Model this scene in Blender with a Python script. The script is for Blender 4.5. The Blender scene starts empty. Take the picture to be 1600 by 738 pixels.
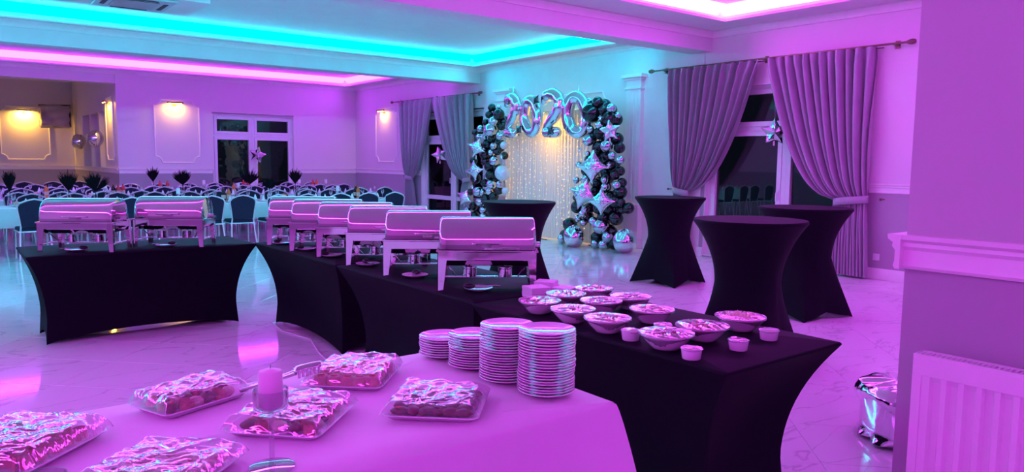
import bpy, math, random
from mathutils import Vector, Matrix
random.seed(11)
PI = math.pi
sc = bpy.context.scene
COL = sc.collection

# ------------------------------------------------------------------ camera
cam_d = bpy.data.cameras.new('camera'); cam = bpy.data.objects.new('camera', cam_d); COL.objects.link(cam)
F_PX, PITCH, ROLL, YAW = 1163.056, math.radians(5.78016), math.radians(-0.61216), math.radians(37.96549)
cam_d.sensor_fit = 'HORIZONTAL'; cam_d.sensor_width = 36.0; cam_d.lens = F_PX / 1600 * 36.0
cam_d.clip_start = 0.05; cam_d.clip_end = 200
fwd = Vector((math.sin(YAW)*math.cos(PITCH), math.cos(YAW)*math.cos(PITCH), -math.sin(PITCH)))
rt = Vector((math.cos(YAW), -math.sin(YAW), 0)); dn = fwd.cross(rt)
rt2 = rt*math.cos(ROLL) + dn*math.sin(ROLL); dn2 = -rt*math.sin(ROLL) + dn*math.cos(ROLL)
m3 = Matrix((rt2, -dn2, -fwd)).transposed()
cam.matrix_world = Matrix.Translation((0, 0, 1.54)) @ m3.to_4x4()
sc.camera = cam

# ------------------------------------------------------------------ world, exposure, light levels
world = bpy.data.worlds.new('night'); sc.world = world; world.use_nodes = True
world.node_tree.nodes['Background'].inputs[0].default_value = (0.010, 0.014, 0.03, 1)
world.node_tree.nodes['Background'].inputs[1].default_value = 0.25
sc.view_settings.view_transform = 'Standard'; sc.view_settings.look = 'None'
sc.view_settings.exposure = 0.0; sc.view_settings.gamma = 1.0
sc.view_settings.use_curve_mapping = False
sc.cycles.use_denoising = True
sc.cycles.max_bounces = 8; sc.cycles.diffuse_bounces = 4; sc.cycles.glossy_bounces = 5
sc.cycles.transparent_max_bounces = 12; sc.cycles.transmission_bounces = 6
sc.cycles.sample_clamp_indirect = 6.0
sc.cycles.caustics_reflective = False; sc.cycles.caustics_refractive = False
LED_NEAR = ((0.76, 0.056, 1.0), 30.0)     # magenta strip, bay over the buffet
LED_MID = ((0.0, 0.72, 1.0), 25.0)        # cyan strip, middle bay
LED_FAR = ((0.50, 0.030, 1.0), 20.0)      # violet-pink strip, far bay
WARM = (1.0, 0.50, 0.05)

# ------------------------------------------------------------------ materials
def mat(name, col, rough=0.5, metal=0.0, noise=0.0, nscale=8.0, bump=0.0, bscale=40.0, emit=None, estr=0.0, spec=0.5, sheen=0.0, coat=0.0, stretch=None):
    m = bpy.data.materials.new(name); m.use_nodes = True
    nt = m.node_tree; b = nt.nodes['Principled BSDF']
    b.inputs['Base Color'].default_value = (*col, 1); b.inputs['Roughness'].default_value = rough
    b.inputs['Metallic'].default_value = metal; b.inputs['Specular IOR Level'].default_value = spec
    b.inputs['Sheen Weight'].default_value = sheen; b.inputs['Coat Weight'].default_value = coat
    tc = nt.nodes.new('ShaderNodeTexCoord')
    vec = tc.outputs['Object']
    if stretch:
        mp = nt.nodes.new('ShaderNodeMapping'); mp.inputs['Scale'].default_value = stretch
        nt.links.new(vec, mp.inputs[0]); vec = mp.outputs[0]
    if noise:
        n = nt.nodes.new('ShaderNodeTexNoise'); n.inputs['Scale'].default_value = nscale; n.inputs['Detail'].default_value = 4
        nt.links.new(vec, n.inputs['Vector'])
        r = nt.nodes.new('ShaderNodeValToRGB')
        r.color_ramp.elements[0].position = 0.3; r.color_ramp.elements[1].position = 0.7
        r.color_ramp.elements[0].color = (*[c*(1-noise) for c in col], 1)
        r.color_ramp.elements[1].color = (*[min(1, c*(1+noise*0.6)) for c in col], 1)
        nt.links.new(n.outputs['Fac'], r.inputs[0]); nt.links.new(r.outputs[0], b.inputs['Base Color'])
    if bump:
        n2 = nt.nodes.new('ShaderNodeTexNoise'); n2.inputs['Scale'].default_value = bscale; n2.inputs['Detail'].default_value = 3
        nt.links.new(vec, n2.inputs['Vector'])
        bp = nt.nodes.new('ShaderNodeBump'); bp.inputs['Strength'].default_value = bump; bp.inputs['Distance'].default_value = 0.01
        nt.links.new(n2.outputs['Fac'], bp.inputs['Height']); nt.links.new(bp.outputs[0], b.inputs['Normal'])
    if emit:
        b.inputs['Emission Color'].default_value = (*emit, 1); b.inputs['Emission Strength'].default_value = estr
    return m

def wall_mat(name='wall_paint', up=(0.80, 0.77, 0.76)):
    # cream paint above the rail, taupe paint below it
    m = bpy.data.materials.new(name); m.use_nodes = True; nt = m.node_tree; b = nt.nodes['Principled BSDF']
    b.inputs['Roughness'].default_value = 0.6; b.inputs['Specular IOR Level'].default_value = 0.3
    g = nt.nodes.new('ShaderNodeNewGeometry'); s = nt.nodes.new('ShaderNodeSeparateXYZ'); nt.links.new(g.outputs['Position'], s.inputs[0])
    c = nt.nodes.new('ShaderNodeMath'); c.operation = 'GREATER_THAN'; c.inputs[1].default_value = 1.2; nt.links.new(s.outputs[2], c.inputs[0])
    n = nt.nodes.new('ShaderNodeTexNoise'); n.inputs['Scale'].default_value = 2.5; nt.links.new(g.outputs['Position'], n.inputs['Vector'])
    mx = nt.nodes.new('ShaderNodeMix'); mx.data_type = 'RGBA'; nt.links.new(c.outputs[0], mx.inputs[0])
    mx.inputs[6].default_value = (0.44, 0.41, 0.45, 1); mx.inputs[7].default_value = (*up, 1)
    m2 = nt.nodes.new('ShaderNodeMix'); m2.data_type = 'RGBA'; m2.blend_type = 'MULTIPLY'; m2.inputs[0].default_value = 0.08
    nt.links.new(mx.outputs[2], m2.inputs[6]); nt.links.new(n.outputs['Color'], m2.inputs[7]); nt.links.new(m2.outputs[2], b.inputs['Base Color'])
    n2 = nt.nodes.new('ShaderNodeTexNoise'); n2.inputs['Scale'].default_value = 180; nt.links.new(g.outputs['Position'], n2.inputs['Vector'])
    bp = nt.nodes.new('ShaderNodeBump'); bp.inputs['Strength'].default_value = 0.05; bp.inputs['Distance'].default_value = 0.005
    nt.links.new(n2.outputs['Fac'], bp.inputs['Height']); nt.links.new(bp.outputs[0], b.inputs['Normal'])
    return m

def marble_mat():
    m = bpy.data.materials.new('marble_tile'); m.use_nodes = True; nt = m.node_tree; b = nt.nodes['Principled BSDF']
    b.inputs['Roughness'].default_value = 0.06; b.inputs['Specular IOR Level'].default_value = 0.6
    g = nt.nodes.new('ShaderNodeNewGeometry'); oi = nt.nodes.new('ShaderNodeObjectInfo')
    mp = nt.nodes.new('ShaderNodeMapping'); mp.inputs['Rotation'].default_value = (0, 0, 0.5); mp.inputs['Scale'].default_value = (0.55, 1.7, 1)
    nt.links.new(g.outputs['Position'], mp.inputs[0])
    ad = nt.nodes.new('ShaderNodeVectorMath'); ad.operation = 'ADD'
    sclr = nt.nodes.new('ShaderNodeMath'); sclr.operation = 'MULTIPLY'; sclr.inputs[1].default_value = 40; nt.links.new(oi.outputs['Random'], sclr.inputs[0])
    nt.links.new(mp.outputs[0], ad.inputs[0]); nt.links.new(sclr.outputs[0], ad.inputs[1])
    n = nt.nodes.new('ShaderNodeTexNoise'); n.inputs['Scale'].default_value = 1.3; n.inputs['Detail'].default_value = 9; n.inputs['Distortion'].default_value = 1.1
    nt.links.new(ad.outputs[0], n.inputs['Vector'])
    r = nt.nodes.new('ShaderNodeValToRGB'); e = r.color_ramp.elements
    e[0].position = 0.0; e[0].color = (0.82, 0.81, 0.82, 1); e[1].position = 1.0; e[1].color = (0.88, 0.87, 0.88, 1)
    for p, c in ((0.488, 0.82), (0.5, 0.60), (0.512, 0.82)):
        x = r.color_ramp.elements.new(p); x.color = (c, c, c*1.02, 1)
    nt.links.new(n.outputs['Fac'], r.inputs[0]); nt.links.new(r.outputs[0], b.inputs['Base Color'])
    return m

def film_mat(name, fac, bump, bscale, tint=(1, 1, 1), stretch=(1, 1, 1)):
    m = bpy.data.materials.new(name); m.use_nodes = True; nt = m.node_tree
    for n in list(nt.nodes): nt.nodes.remove(n)
    o = nt.nodes.new('ShaderNodeOutputMaterial'); t = nt.nodes.new('ShaderNodeBsdfTransparent'); t.inputs[0].default_value = (0.97, 0.97, 0.97, 1)
    gl = nt.nodes.new('ShaderNodeBsdfGlossy'); gl.inputs['Roughness'].default_value = 0.04; gl.inputs['Color'].default_value = (*tint, 1)
    mx = nt.nodes.new('ShaderNodeMixShader'); lw = nt.nodes.new('ShaderNodeLayerWeight'); lw.inputs[0].default_value = 0.35
    a = nt.nodes.new('ShaderNodeMath'); a.operation = 'MULTIPLY_ADD'; a.inputs[1].default_value = 0.7; a.inputs[2].default_value = fac; a.use_clamp = True
    nt.links.new(lw.outputs['Facing'], a.inputs[0]); nt.links.new(a.outputs[0], mx.inputs[0])
    nt.links.new(t.outputs[0], mx.inputs[1]); nt.links.new(gl.outputs[0], mx.inputs[2]); nt.links.new(mx.outputs[0], o.inputs[0])
    if bump:
        tc = nt.nodes.new('ShaderNodeTexCoord'); mp = nt.nodes.new('ShaderNodeMapping'); mp.inputs['Scale'].default_value = stretch
        nt.links.new(tc.outputs['Object'], mp.inputs[0])
        n = nt.nodes.new('ShaderNodeTexNoise'); n.inputs['Scale'].default_value = bscale; n.inputs['Detail'].default_value = 2; n.inputs['Distortion'].default_value = 0.8
        nt.links.new(mp.outputs[0], n.inputs['Vector'])
        bp = nt.nodes.new('ShaderNodeBump'); bp.inputs['Strength'].default_value = bump; bp.inputs['Distance'].default_value = 0.02
        nt.links.new(n.outputs['Fac'], bp.inputs['Height']); nt.links.new(bp.outputs[0], gl.inputs['Normal']); nt.links.new(bp.outputs[0], lw.inputs['Normal'])
    return m

def crystal_mat():
    m = bpy.data.materials.new('crystal_glass'); m.use_nodes = True; nt = m.node_tree
    for n in list(nt.nodes): nt.nodes.remove(n)
    o = nt.nodes.new('ShaderNodeOutputMaterial'); t = nt.nodes.new('ShaderNodeBsdfTransparent'); t.inputs[0].default_value = (0.90, 0.90, 0.92, 1)
    gl = nt.nodes.new('ShaderNodeBsdfGlossy'); gl.inputs['Roughness'].default_value = 0.02
    mx = nt.nodes.new('ShaderNodeMixShader'); lw = nt.nodes.new('ShaderNodeLayerWeight'); lw.inputs[0].default_value = 0.55
    p = nt.nodes.new('ShaderNodeMath'); p.operation = 'MULTIPLY_ADD'; p.inputs[1].default_value = 0.75; p.inputs[2].default_value = 0.05; p.use_clamp = True
    nt.links.new(lw.outputs['Facing'], p.inputs[0]); nt.links.new(p.outputs[0], mx.inputs[0])
    nt.links.new(t.outputs[0], mx.inputs[1]); nt.links.new(gl.outputs[0], mx.inputs[2]); nt.links.new(mx.outputs[0], o.inputs[0])
    return m
def pane_mat():
    m = bpy.data.materials.new('window_glass'); m.use_nodes = True; nt = m.node_tree
    for n in list(nt.nodes): nt.nodes.remove(n)
    o = nt.nodes.new('ShaderNodeOutputMaterial'); t = nt.nodes.new('ShaderNodeBsdfTransparent'); t.inputs[0].default_value = (0.9, 0.92, 0.92, 1)
    gl = nt.nodes.new('ShaderNodeBsdfGlossy'); gl.inputs['Roughness'].default_value = 0.01
    mx = nt.nodes.new('ShaderNodeMixShader'); fr = nt.nodes.new('ShaderNodeFresnel'); fr.inputs[0].default_value = 1.5
    nt.links.new(fr.outputs[0], mx.inputs[0]); nt.links.new(t.outputs[0], mx.inputs[1]); nt.links.new(gl.outputs[0], mx.inputs[2]); nt.links.new(mx.outputs[0], o.inputs[0])
    return m

def sheer_mat():
    m = bpy.data.materials.new('sheer_fabric'); m.use_nodes = True; nt = m.node_tree
    for n in list(nt.nodes): nt.nodes.remove(n)
    o = nt.nodes.new('ShaderNodeOutputMaterial'); d = nt.nodes.new('ShaderNodeBsdfDiffuse'); d.inputs[0].default_value = (0.85, 0.85, 0.85, 1)
    t = nt.nodes.new('ShaderNodeBsdfTranslucent'); t.inputs[0].default_value = (0.8, 0.8, 0.8, 1)
    m1 = nt.nodes.new('ShaderNodeMixShader'); m1.inputs[0].default_value = 0.4
    tc = nt.nodes.new('ShaderNodeTexCoord'); n = nt.nodes.new('ShaderNodeTexNoise'); n.inputs['Scale'].default_value = 300; nt.links.new(tc.outputs['Object'], n.inputs['Vector'])
    bp = nt.nodes.new('ShaderNodeBump'); bp.inputs['Strength'].default_value = 0.1; bp.inputs['Distance'].default_value = 0.002
    nt.links.new(n.outputs['Fac'], bp.inputs['Height']); nt.links.new(bp.outputs[0], d.inputs['Normal'])
    nt.links.new(d.outputs[0], m1.inputs[1]); nt.links.new(t.outputs[0], m1.inputs[2]); nt.links.new(m1.outputs[0], o.inputs[0])
    return m

def emit_mat(name, col, s, sampling=None):
    m = bpy.data.materials.new(name); m.use_nodes = True; nt = m.node_tree
    for n in list(nt.nodes): nt.nodes.remove(n)
    o = nt.nodes.new('ShaderNodeOutputMaterial'); e = nt.nodes.new('ShaderNodeEmission')
    e.inputs[0].default_value = (*col, 1); e.inputs[1].default_value = s; nt.links.new(e.outputs[0], o.inputs[0])
    if sampling: m.cycles.emission_sampling = sampling
    return m

M = {
    'wall': wall_mat(), 'wall_dimmed': wall_mat('wall_paint_dimmed', (0.56, 0.55, 0.55)), 'marble': marble_mat(),  # corner wall: same paint darkened where the light came out too strong
    'grout': mat('grout', (0.42, 0.41, 0.42), 0.7, noise=0.1),
    'ceil': mat('ceiling_paint', (0.80, 0.79, 0.78), 0.65, noise=0.03, nscale=3, spec=0.3),
    'trim': mat('white_trim_paint', (0.86, 0.84, 0.82), 0.4, noise=0.03, spec=0.4),
    'pvc': mat('white_window_frame', (0.82, 0.82, 0.83), 0.3, noise=0.02),
    'rad': mat('white_radiator_enamel', (0.82, 0.81, 0.80), 0.3, noise=0.02),
    'dark': mat('dark_gap', (0.03, 0.03, 0.035), 0.6, noise=0.1),
    'black_cloth': mat('black_spandex', (0.0022, 0.0022, 0.0065), 0.7, noise=0.15, nscale=20, bump=0.08, bscale=400, spec=0.13),
    'white_cloth': mat('white_tablecloth', (0.84, 0.83, 0.84), 0.75, noise=0.02, bump=0.06, bscale=350, spec=0.2),
    'curtain': mat('grey_satin_curtain', (0.36, 0.33, 0.38), 0.42, noise=0.06, bump=0.06, bscale=300, spec=0.4, sheen=0.3),
    'brass': mat('dark_bronze', (0.22, 0.15, 0.11), 0.35, 0.8, noise=0.1),
    'steel': mat('polished_steel', (0.62, 0.60, 0.61), 0.06, 1.0, noise=0.02), 'lid': mat('mirror_steel_lid', (0.62, 0.60, 0.61), 0.035, 1.0, noise=0.01),
    'steel2': mat('brushed_steel', (0.72, 0.70, 0.71), 0.22, 1.0, noise=0.05, bump=0.03, bscale=120, stretch=(1, 1, 12)),
    'black': mat('black_plastic', (0.012, 0.012, 0.014), 0.35, noise=0.1),
    'china': mat('white_china', (0.86, 0.85, 0.85), 0.10, noise=0.015, coat=0.4),
    'plastic': mat('white_tray_plastic', (0.85, 0.84, 0.85), 0.22, noise=0.015),
    'napkin': mat('white_paper', (0.86, 0.85, 0.85), 0.8, noise=0.03, bump=0.15, bscale=60, stretch=(1, 1, 30)),
    'wax': mat('white_wax', (0.86, 0.83, 0.80), 0.45, noise=0.03),
    'navy': mat('navy_upholstery', (0.010, 0.014, 0.040), 0.8, noise=0.2, nscale=30, bump=0.1, bscale=300, spec=0.3),
    'champ': mat('silver_chair_frame', (0.66, 0.66, 0.68), 0.32, 0.35, noise=0.04),
    'palm': mat('black_dried_palm', (0.005, 0.004, 0.006), 0.8, noise=0.3, spec=0.1),
    'bb': mat('black_latex_balloon', (0.006, 0.007, 0.010), 0.10, noise=0.1, spec=0.7),
    'bs': mat('chrome_silver_balloon', (0.60, 0.62, 0.66), 0.12, 1.0, noise=0.03),
    'bc': mat('clear_white_balloon', (0.75, 0.75, 0.78), 0.10, 0.3, noise=0.03),
    'foil': mat('silver_foil', (0.80, 0.81, 0.84), 0.06, 1.0, noise=0.02, bump=0.08, bscale=14),
    'bfoil': mat('black_foil', (0.010, 0.010, 0.014), 0.12, noise=0.05, bump=0.2, bscale=20, spec=0.7),
    'crinkle': mat('crumpled_foil', (0.84, 0.83, 0.86), 0.10, 1.0, noise=0.03, bump=0.35, bscale=14),
    'sheer': sheer_mat(),
    'film': film_mat('cling_film', 0.12, 0.16, 12, stretch=(1.4, 4, 1)),
    'film2': film_mat('cling_film_folded', 0.13, 0.16, 10, stretch=(1.0, 5, 1.0)),
    'film3': film_mat('cling_film_skirt', 0.12, 1.0, 45, stretch=(1, 1, 0.4)),
    'glass': film_mat('clear_glass', 0.06, 0, 1), 'crystal': crystal_mat(),
    'pane': pane_mat(),
    'night': mat('night_garden', (0.006, 0.008, 0.012), 0.9, noise=0.5, nscale=0.7),
    'tortilla': mat('pale_tortilla_roll', (0.72, 0.46, 0.33), 0.6, noise=0.25, nscale=40, bump=0.2, bscale=60),
    'ham': mat('rosy_ham', (0.62, 0.17, 0.16), 0.4, noise=0.35, nscale=45, bump=0.2, bscale=60),
    'meat': mat('dark_roast_meat', (0.15, 0.045, 0.035), 0.4, noise=0.5, nscale=40, bump=0.35, bscale=60),
    'egg': mat('pale_filling', (0.78, 0.62, 0.48), 0.5, noise=0.25, nscale=50, bump=0.25, bscale=60),
    'tomato': mat('red_pepper', (0.60, 0.05, 0.04), 0.3, noise=0.25, nscale=30),
    'olive': mat('dark_garnish', (0.05, 0.03, 0.03), 0.35, noise=0.4, nscale=40),
    'salad1': mat('creamy_salad', (0.72, 0.42, 0.34), 0.5, noise=0.4, nscale=60, bump=0.6, bscale=80),
    'salad2': mat('mixed_vegetable_salad', (0.46, 0.22, 0.24), 0.5, noise=0.6, nscale=70, bump=0.8, bscale=80),
    'juice': mat('orange_juice_bottle', (0.80, 0.20, 0.05), 0.15, noise=0.1),
    'redj': mat('red_juice_bottle', (0.62, 0.05, 0.04), 0.15, noise=0.1),
    'cola': mat('dark_cola_bottle', (0.020, 0.008, 0.006), 0.10, noise=0.1),
    'label': mat('bottle_paper_label', (0.65, 0.45, 0.35), 0.5, noise=0.2),
    'grill': mat('grey_unit_plastic', (0.58, 0.57, 0.60), 0.45, noise=0.03),
    'bagcloth': mat('pale_cover_cloth', (0.50, 0.46, 0.46), 0.8, noise=0.15, nscale=5, bump=0.4, bscale=12),
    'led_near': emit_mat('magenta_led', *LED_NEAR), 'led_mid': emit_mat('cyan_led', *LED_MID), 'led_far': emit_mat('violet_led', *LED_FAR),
    'warm': emit_mat('warm_lamp', WARM, 30.0), 'fairy': emit_mat('fairy_bulb', (1.0, 0.56, 0.18), 4.0),
    'rope': emit_mat('warm_rope_light', (1.0, 0.55, 0.14), 9.0),
    'wood': mat('brown_table_board', (0.20, 0.12, 0.07), 0.5, noise=0.3, nscale=10),
}

# ------------------------------------------------------------------ mesh helpers
class MB:
    def __init__(s): s.v = []; s.f = []
    def add(s, vs, fs):
        o = len(s.v); s.v += [tuple(p) for p in vs]; s.f += [tuple(i+o for i in f) for f in fs]; return s
    def box(s, x0, x1, y0, y1, z0, z1):
        return s.add([(x0,y0,z0),(x1,y0,z0),(x1,y1,z0),(x0,y1,z0),(x0,y0,z1),(x1,y0,z1),(x1,y1,z1),(x0,y1,z1)],
                     [(0,3,2,1),(4,5,6,7),(0,1,5,4),(1,2,6,5),(2,3,7,6),(3,0,4,7)])
    def hexa(s, lo, hi):    # two quads (each 4 points, counter-clockwise from above)
        return s.add(list(lo)+list(hi), [(0,3,2,1),(4,5,6,7),(0,1,5,4),(1,2,6,5),(2,3,7,6),(3,0,4,7)])
    def lathe(s, prof, n=24, c=(0,0,0), sx=1, sy=1):
        vs = []; fs = []
        for r, z in prof:
            for k in range(n):
                a = 2*PI*k/n; vs.append((c[0]+sx*r*math.cos(a), c[1]+sy*r*math.sin(a), c[2]+z))
        for i in range(len(prof)-1):
            for k in range(n):
                k2 = (k+1) % n; fs.append((i*n+k, i*n+k2, (i+1)*n+k2, (i+1)*n+k))
        if prof[0][0] > 1e-6: fs.append(tuple(range(n-1, -1, -1)))
        if prof[-1][0] > 1e-6: fs.append(tuple((len(prof)-1)*n+k for k in range(n)))
        return s.add(vs, fs)
    def tube(s, pts, r, n=8, closed=False, flat=1.0, up=(0,0,1)):
        P = [Vector(p) for p in pts]; N = len(P); vs = []; fs = []
        for i, p in enumerate(P):
            if closed: t = P[(i+1) % N] - P[i-1]
            else: t = P[min(i+1, N-1)] - P[max(i-1, 0)]
            t.normalize(); u = Vector(up)
            if abs(t.dot(u)) > 0.95: u = Vector((1, 0, 0)) if abs(t.x) < 0.9 else Vector((0, 1, 0))
            a = t.cross(u).normalized(); b = a.cross(t)
            rr = r[i] if isinstance(r, (list, tuple)) else r
            for k in range(n):
                q = 2*PI*k/n; vs.append(p + a*math.cos(q)*rr + b*math.sin(q)*rr*flat)
        for i in range(N if closed else N-1):
            j = (i+1) % N
            for k in range(n):
                k2 = (k+1) % n; fs.append((i*n+k, i*n+k2, j*n+k2, j*n+k))
        if not closed: fs.append(tuple(range(n-1, -1, -1))); fs.append(tuple((N-1)*n+k for k in range(n)))
        return s.add(vs, fs)
    def ball(s, c, r, nu=16, nv=10, sc_=(1,1,1), jit=0.0, rnd=None):
        vs = [(c[0], c[1], c[2]+r*sc_[2])]; fs = []
        for i in range(1, nv):
            t = PI*i/nv
            for k in range(nu):
                a = 2*PI*k/nu; q = 1 + (rnd.uniform(-jit, jit) if rnd else 0)
                vs.append((c[0]+r*sc_[0]*q*math.sin(t)*math.cos(a), c[1]+r*sc_[1]*q*math.sin(t)*math.sin(a), c[2]+r*sc_[2]*q*math.cos(t)))
        vs.append((c[0], c[1], c[2]-r*sc_[2]))
        for k in range(nu): fs.append((0, 1+k, 1+(k+1) % nu))
        for i in range(nv-2):
            for k in range(nu):
                a = 1+i*nu+k; b = 1+i*nu+(k+1) % nu; fs.append((a, a+nu, b+nu, b))
        L = len(vs)-1; o = 1+(nv-2)*nu
        for k in range(nu): fs.append((L, o+(k+1) % nu, o+k))
        return s.add(vs, fs)
    def grid(s, fn, nu, nv, wrap=False):
        vs = [fn(i/(nu if wrap else nu-1), j/(nv-1)) for j in range(nv) for i in range(nu)]; fs = []
        for j in range(nv-1):
            for i in range(nu if wrap else nu-1):
                i2 = (i+1) % nu; fs.append((j*nu+i, j*nu+i2, (j+1)*nu+i2, (j+1)*nu+i))
        return s.add(vs, fs)
    def prism(s, poly, fn, a, b):   # poly of 2D points, fn(u, v, w) -> 3D, extruded from w=a to w=b
        n = len(poly); vs = [fn(u, v, a) for u, v in poly] + [fn(u, v, b) for u, v in poly]
        fs = [tuple(range(n-1, -1, -1)), tuple(range(n, 2*n))] + [(i, (i+1) % n, n+(i+1) % n, n+i) for i in range(n)]
        return s.add(vs, fs)
    def xf(s, mtx):
        s.v = [tuple(mtx @ Vector(p)) for p in s.v]; return s
    def mesh(s, name, m, smooth=True):
        me = bpy.data.meshes.new(name); me.from_pydata(s.v, [], s.f); me.update()
        me.materials.append(M[m] if isinstance(m, str) else m)
        if smooth:
            me.polygons.foreach_set('use_smooth', [True]*len(me.polygons))
            try: me.set_sharp_from_angle(angle=math.radians(40 if smooth is True else smooth))
            except Exception: pass
        return me
    def build(s, name, m, parent=None, smooth=True, bevel=0, solid=0, sub=0, kind=None, loc=None, fix=True):
        me = s.mesh(name, m, smooth)
        if fix:
            import bmesh
            bm = bmesh.new(); bm.from_mesh(me); bmesh.ops.recalc_face_normals(bm, faces=bm.faces[:]); bm.to_mesh(me); bm.free()
        return place(name, me, parent, bevel, solid, sub, kind, loc)

def place(name, me, parent=None, bevel=0, solid=0, sub=0, kind=None, loc=None, rz=0):
    o = bpy.data.objects.new(name, me); COL.objects.link(o)
    if parent: o.parent = parent
    if loc: o.location = loc
    if rz: o.rotation_euler = (0, 0, rz)
    if solid:
        md = o.modifiers.new('thick', 'SOLIDIFY'); md.thickness = solid; md.offset = -1
    if sub:
        md = o.modifiers.new('sub', 'SUBSURF'); md.levels = sub; md.render_levels = sub
    if bevel:
        md = o.modifiers.new('bevel', 'BEVEL'); md.width = bevel; md.segments = 2; md.limit_method = 'ANGLE'
    if kind: o['kind'] = kind
    return o

def thing(name, label, cat, loc=(0,0,0), rz=0, group=None):
    o = bpy.data.objects.new(name, None); COL.objects.link(o); o.empty_display_size = 0.1
    o.location = loc; o.rotation_euler = (0, 0, rz); return tag(o, label, cat, group)
def tag(o, label, cat, group=None):
    o['label'] = label; o['category'] = cat
    if group: o['group'] = group
    return o
def dup(root, loc, rz, label, group=None):
    r = root.copy(); COL.objects.link(r); r.location = loc; r.rotation_euler = (0, 0, rz); r['label'] = label
    if group: r['group'] = group
    for ch in root.children:
        c = ch.copy(); COL.objects.link(c); c.parent = r
        for g in ch.children:
            d = g.copy(); COL.objects.link(d); d.parent = c
    return r
def struct(name, mb, m, parent=None, **k): return mb.build(name, m, parent, kind=None if parent else 'structure', **k)
ORD = ['first','second','third','fourth','fifth','sixth','seventh','eighth','ninth','tenth','eleventh','twelfth','thirteenth','fourteenth','fifteenth','sixteenth',
       'seventeenth','eighteenth','nineteenth','twentieth','21st','22nd','23rd','24th','25th','26th']

# ================================================================== STRUCTURE
WX, WY, ZS, ZT = 10.0, 20.4, 3.62, 3.86
trim_n = [0]
def trim(mb, m='trim', **k):
    trim_n[0] += 1; return struct('trim_%d' % trim_n[0], mb, m, **k)

# floor: 60 cm marble tiles laid diagonally over a grout bed
fl = struct('floor', MB().box(-5.6, 10, -5.6, 20.4, -0.06, -0.003), 'grout', smooth=False)
struct('floor_niche', MB().box(-5.6, 3.65, 20.4, 27.3, -0.06, 0.0), 'marble', smooth=False)
TS = 0.6; hs = TS/2-0.0012
def tile_mb(cx, cy, mb=None, ch=0.0012):
    mb = mb or MB(); c45 = math.sqrt(0.5)
    def R(a, b, z): return (cx + (a-b)*c45, cy + (a+b)*c45, z)
    lo = [R(-hs,-hs,-0.006), R(hs,-hs,-0.006), R(hs,hs,-0.006), R(-hs,hs,-0.006)]
    mi = [R(-hs,-hs,-ch), R(hs,-hs,-ch), R(hs,hs,-ch), R(-hs,hs,-ch)]; h2 = hs-ch
    hi = [R(-h2,-h2,0), R(h2,-h2,0), R(h2,h2,0), R(-h2,h2,0)]
    fs = [(8,9,10,11)]
    for b in (0, 4):
        for k in range(4): fs.append((b+k, b+(k+1) % 4, b+4+(k+1) % 4, b+4+k))
    return mb.add(lo+mi+hi, fs)
cells = []
off_s, off_d = 6.33/math.sqrt(2), 1.62/math.sqrt(2)      # joint lines read off the floor: x+y = 6.33, x-y = 1.62
for i in range(-60, 60):
    for j in range(-60, 60):
        s_ = off_s + (i+0.5)*TS; d_ = off_d + (j+0.5)*TS
        cx, cy = (s_+d_)/math.sqrt(2), (s_-d_)/math.sqrt(2)
        if -5.6+0.43 < cx < 10-0.43 and -5.6+0.43 < cy < 20.4-0.43:
            cells.append((cx, cy))
def in_view(c):
    r = c[0]*rt.x + c[1]*rt.y; f_ = c[0]*fwd.x + c[1]*fwd.y
    return f_ > 1.6 and abs(r) < f_*0.72 + 0.3 and not (c[0] > 2.6 and c[1] < 1.4)
vis = sorted([c for c in cells if in_view(c)], key=lambda c: math.hypot(*c))
sing = set(vis[:300]); tme = tile_mb(0, 0).mesh('tile', 'marble', smooth=False)
for c in vis[:300]: place('tile', tme, fl, loc=(c[0], c[1], 0))
rest = MB()
for c in cells:
    if c not in sing: tile_mb(c[0], c[1], rest)
ro = rest.build('floor_tiling', 'marble', fl, smooth=False, fix=False); ro['kind'] = 'stuff'
# cut pieces of tile along the walls
e = MB()
for a in ((-5.6, -5.6, 10, -4.7), (-5.6, 19.6, 10, 20.4), (-5.6, -5.6, -4.7, 20.4), (9.1, -5.6, 10, 20.4)): e.box(a[0], a[2], a[1], a[3], -0.02, -0.0018)
e.build('edge_tiling', 'marble', fl, smooth=False)

# right wall with two French-door openings
NO, FO, ZO = (5.0, 7.7), (13.9, 16.65), 2.74
w = MB()
for a, b in ((-5.6, NO[0]), (NO[1], FO[0]), (FO[1], 20.65)): w.box(10, 10.3, a, b, 0, 3.9)
for a, b in (NO, FO): w.box(10, 10.3, a, b, ZO, 3.9); w.box(10, 10.3, a, b, -0.06, 0.03)
struct('wall_right', w, 'wall', smooth=False)
BO = (5.9, 8.12)
w = MB().box(3.65, BO[0], 20.4, 20.65, 0, 3.9).box(BO[1], 10.0, 20.4, 20.65, 0, 3.9).box(BO[0], BO[1], 20.4, 20.65, 2.72, 3.9).box(BO[0], BO[1], 20.4, 20.65, -0.06, 0.03)
w.box(-5.6, 3.65, 20.4, 20.65, 3.31, 3.95).box(3.65, 4.16, 20.36, 20.4, 0, 3.6)
struct('wall_back', w, 'wall', smooth=False)
struct('wall_niche', MB().box(3.65, 3.9, 20.65, 22.0, 0, 3.95).box(3.65, 3.9, 25.5, 27.3, 0, 3.95).box(3.65, 3.9, 22.0, 25.5, 2.72, 3.95).box(3.65, 3.9, 22.0, 25.5, 0, 1.2)
       .box(3.65, 3.9, 22.75, 22.95, 1.2, 2.72).box(3.65, 3.9, 24.1, 24.3, 1.2, 2.72).box(3.86, 3.9, 22.0, 25.5, 1.2, 2.72).box(-5.8, 3.9, 27.3, 27.5, 0, 3.95), 'wall', smooth=False)
struct('wall_left', MB().box(-5.8, -5.6, -5.8, 27.5, 0, 3.95), 'wall', smooth=False)
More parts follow.
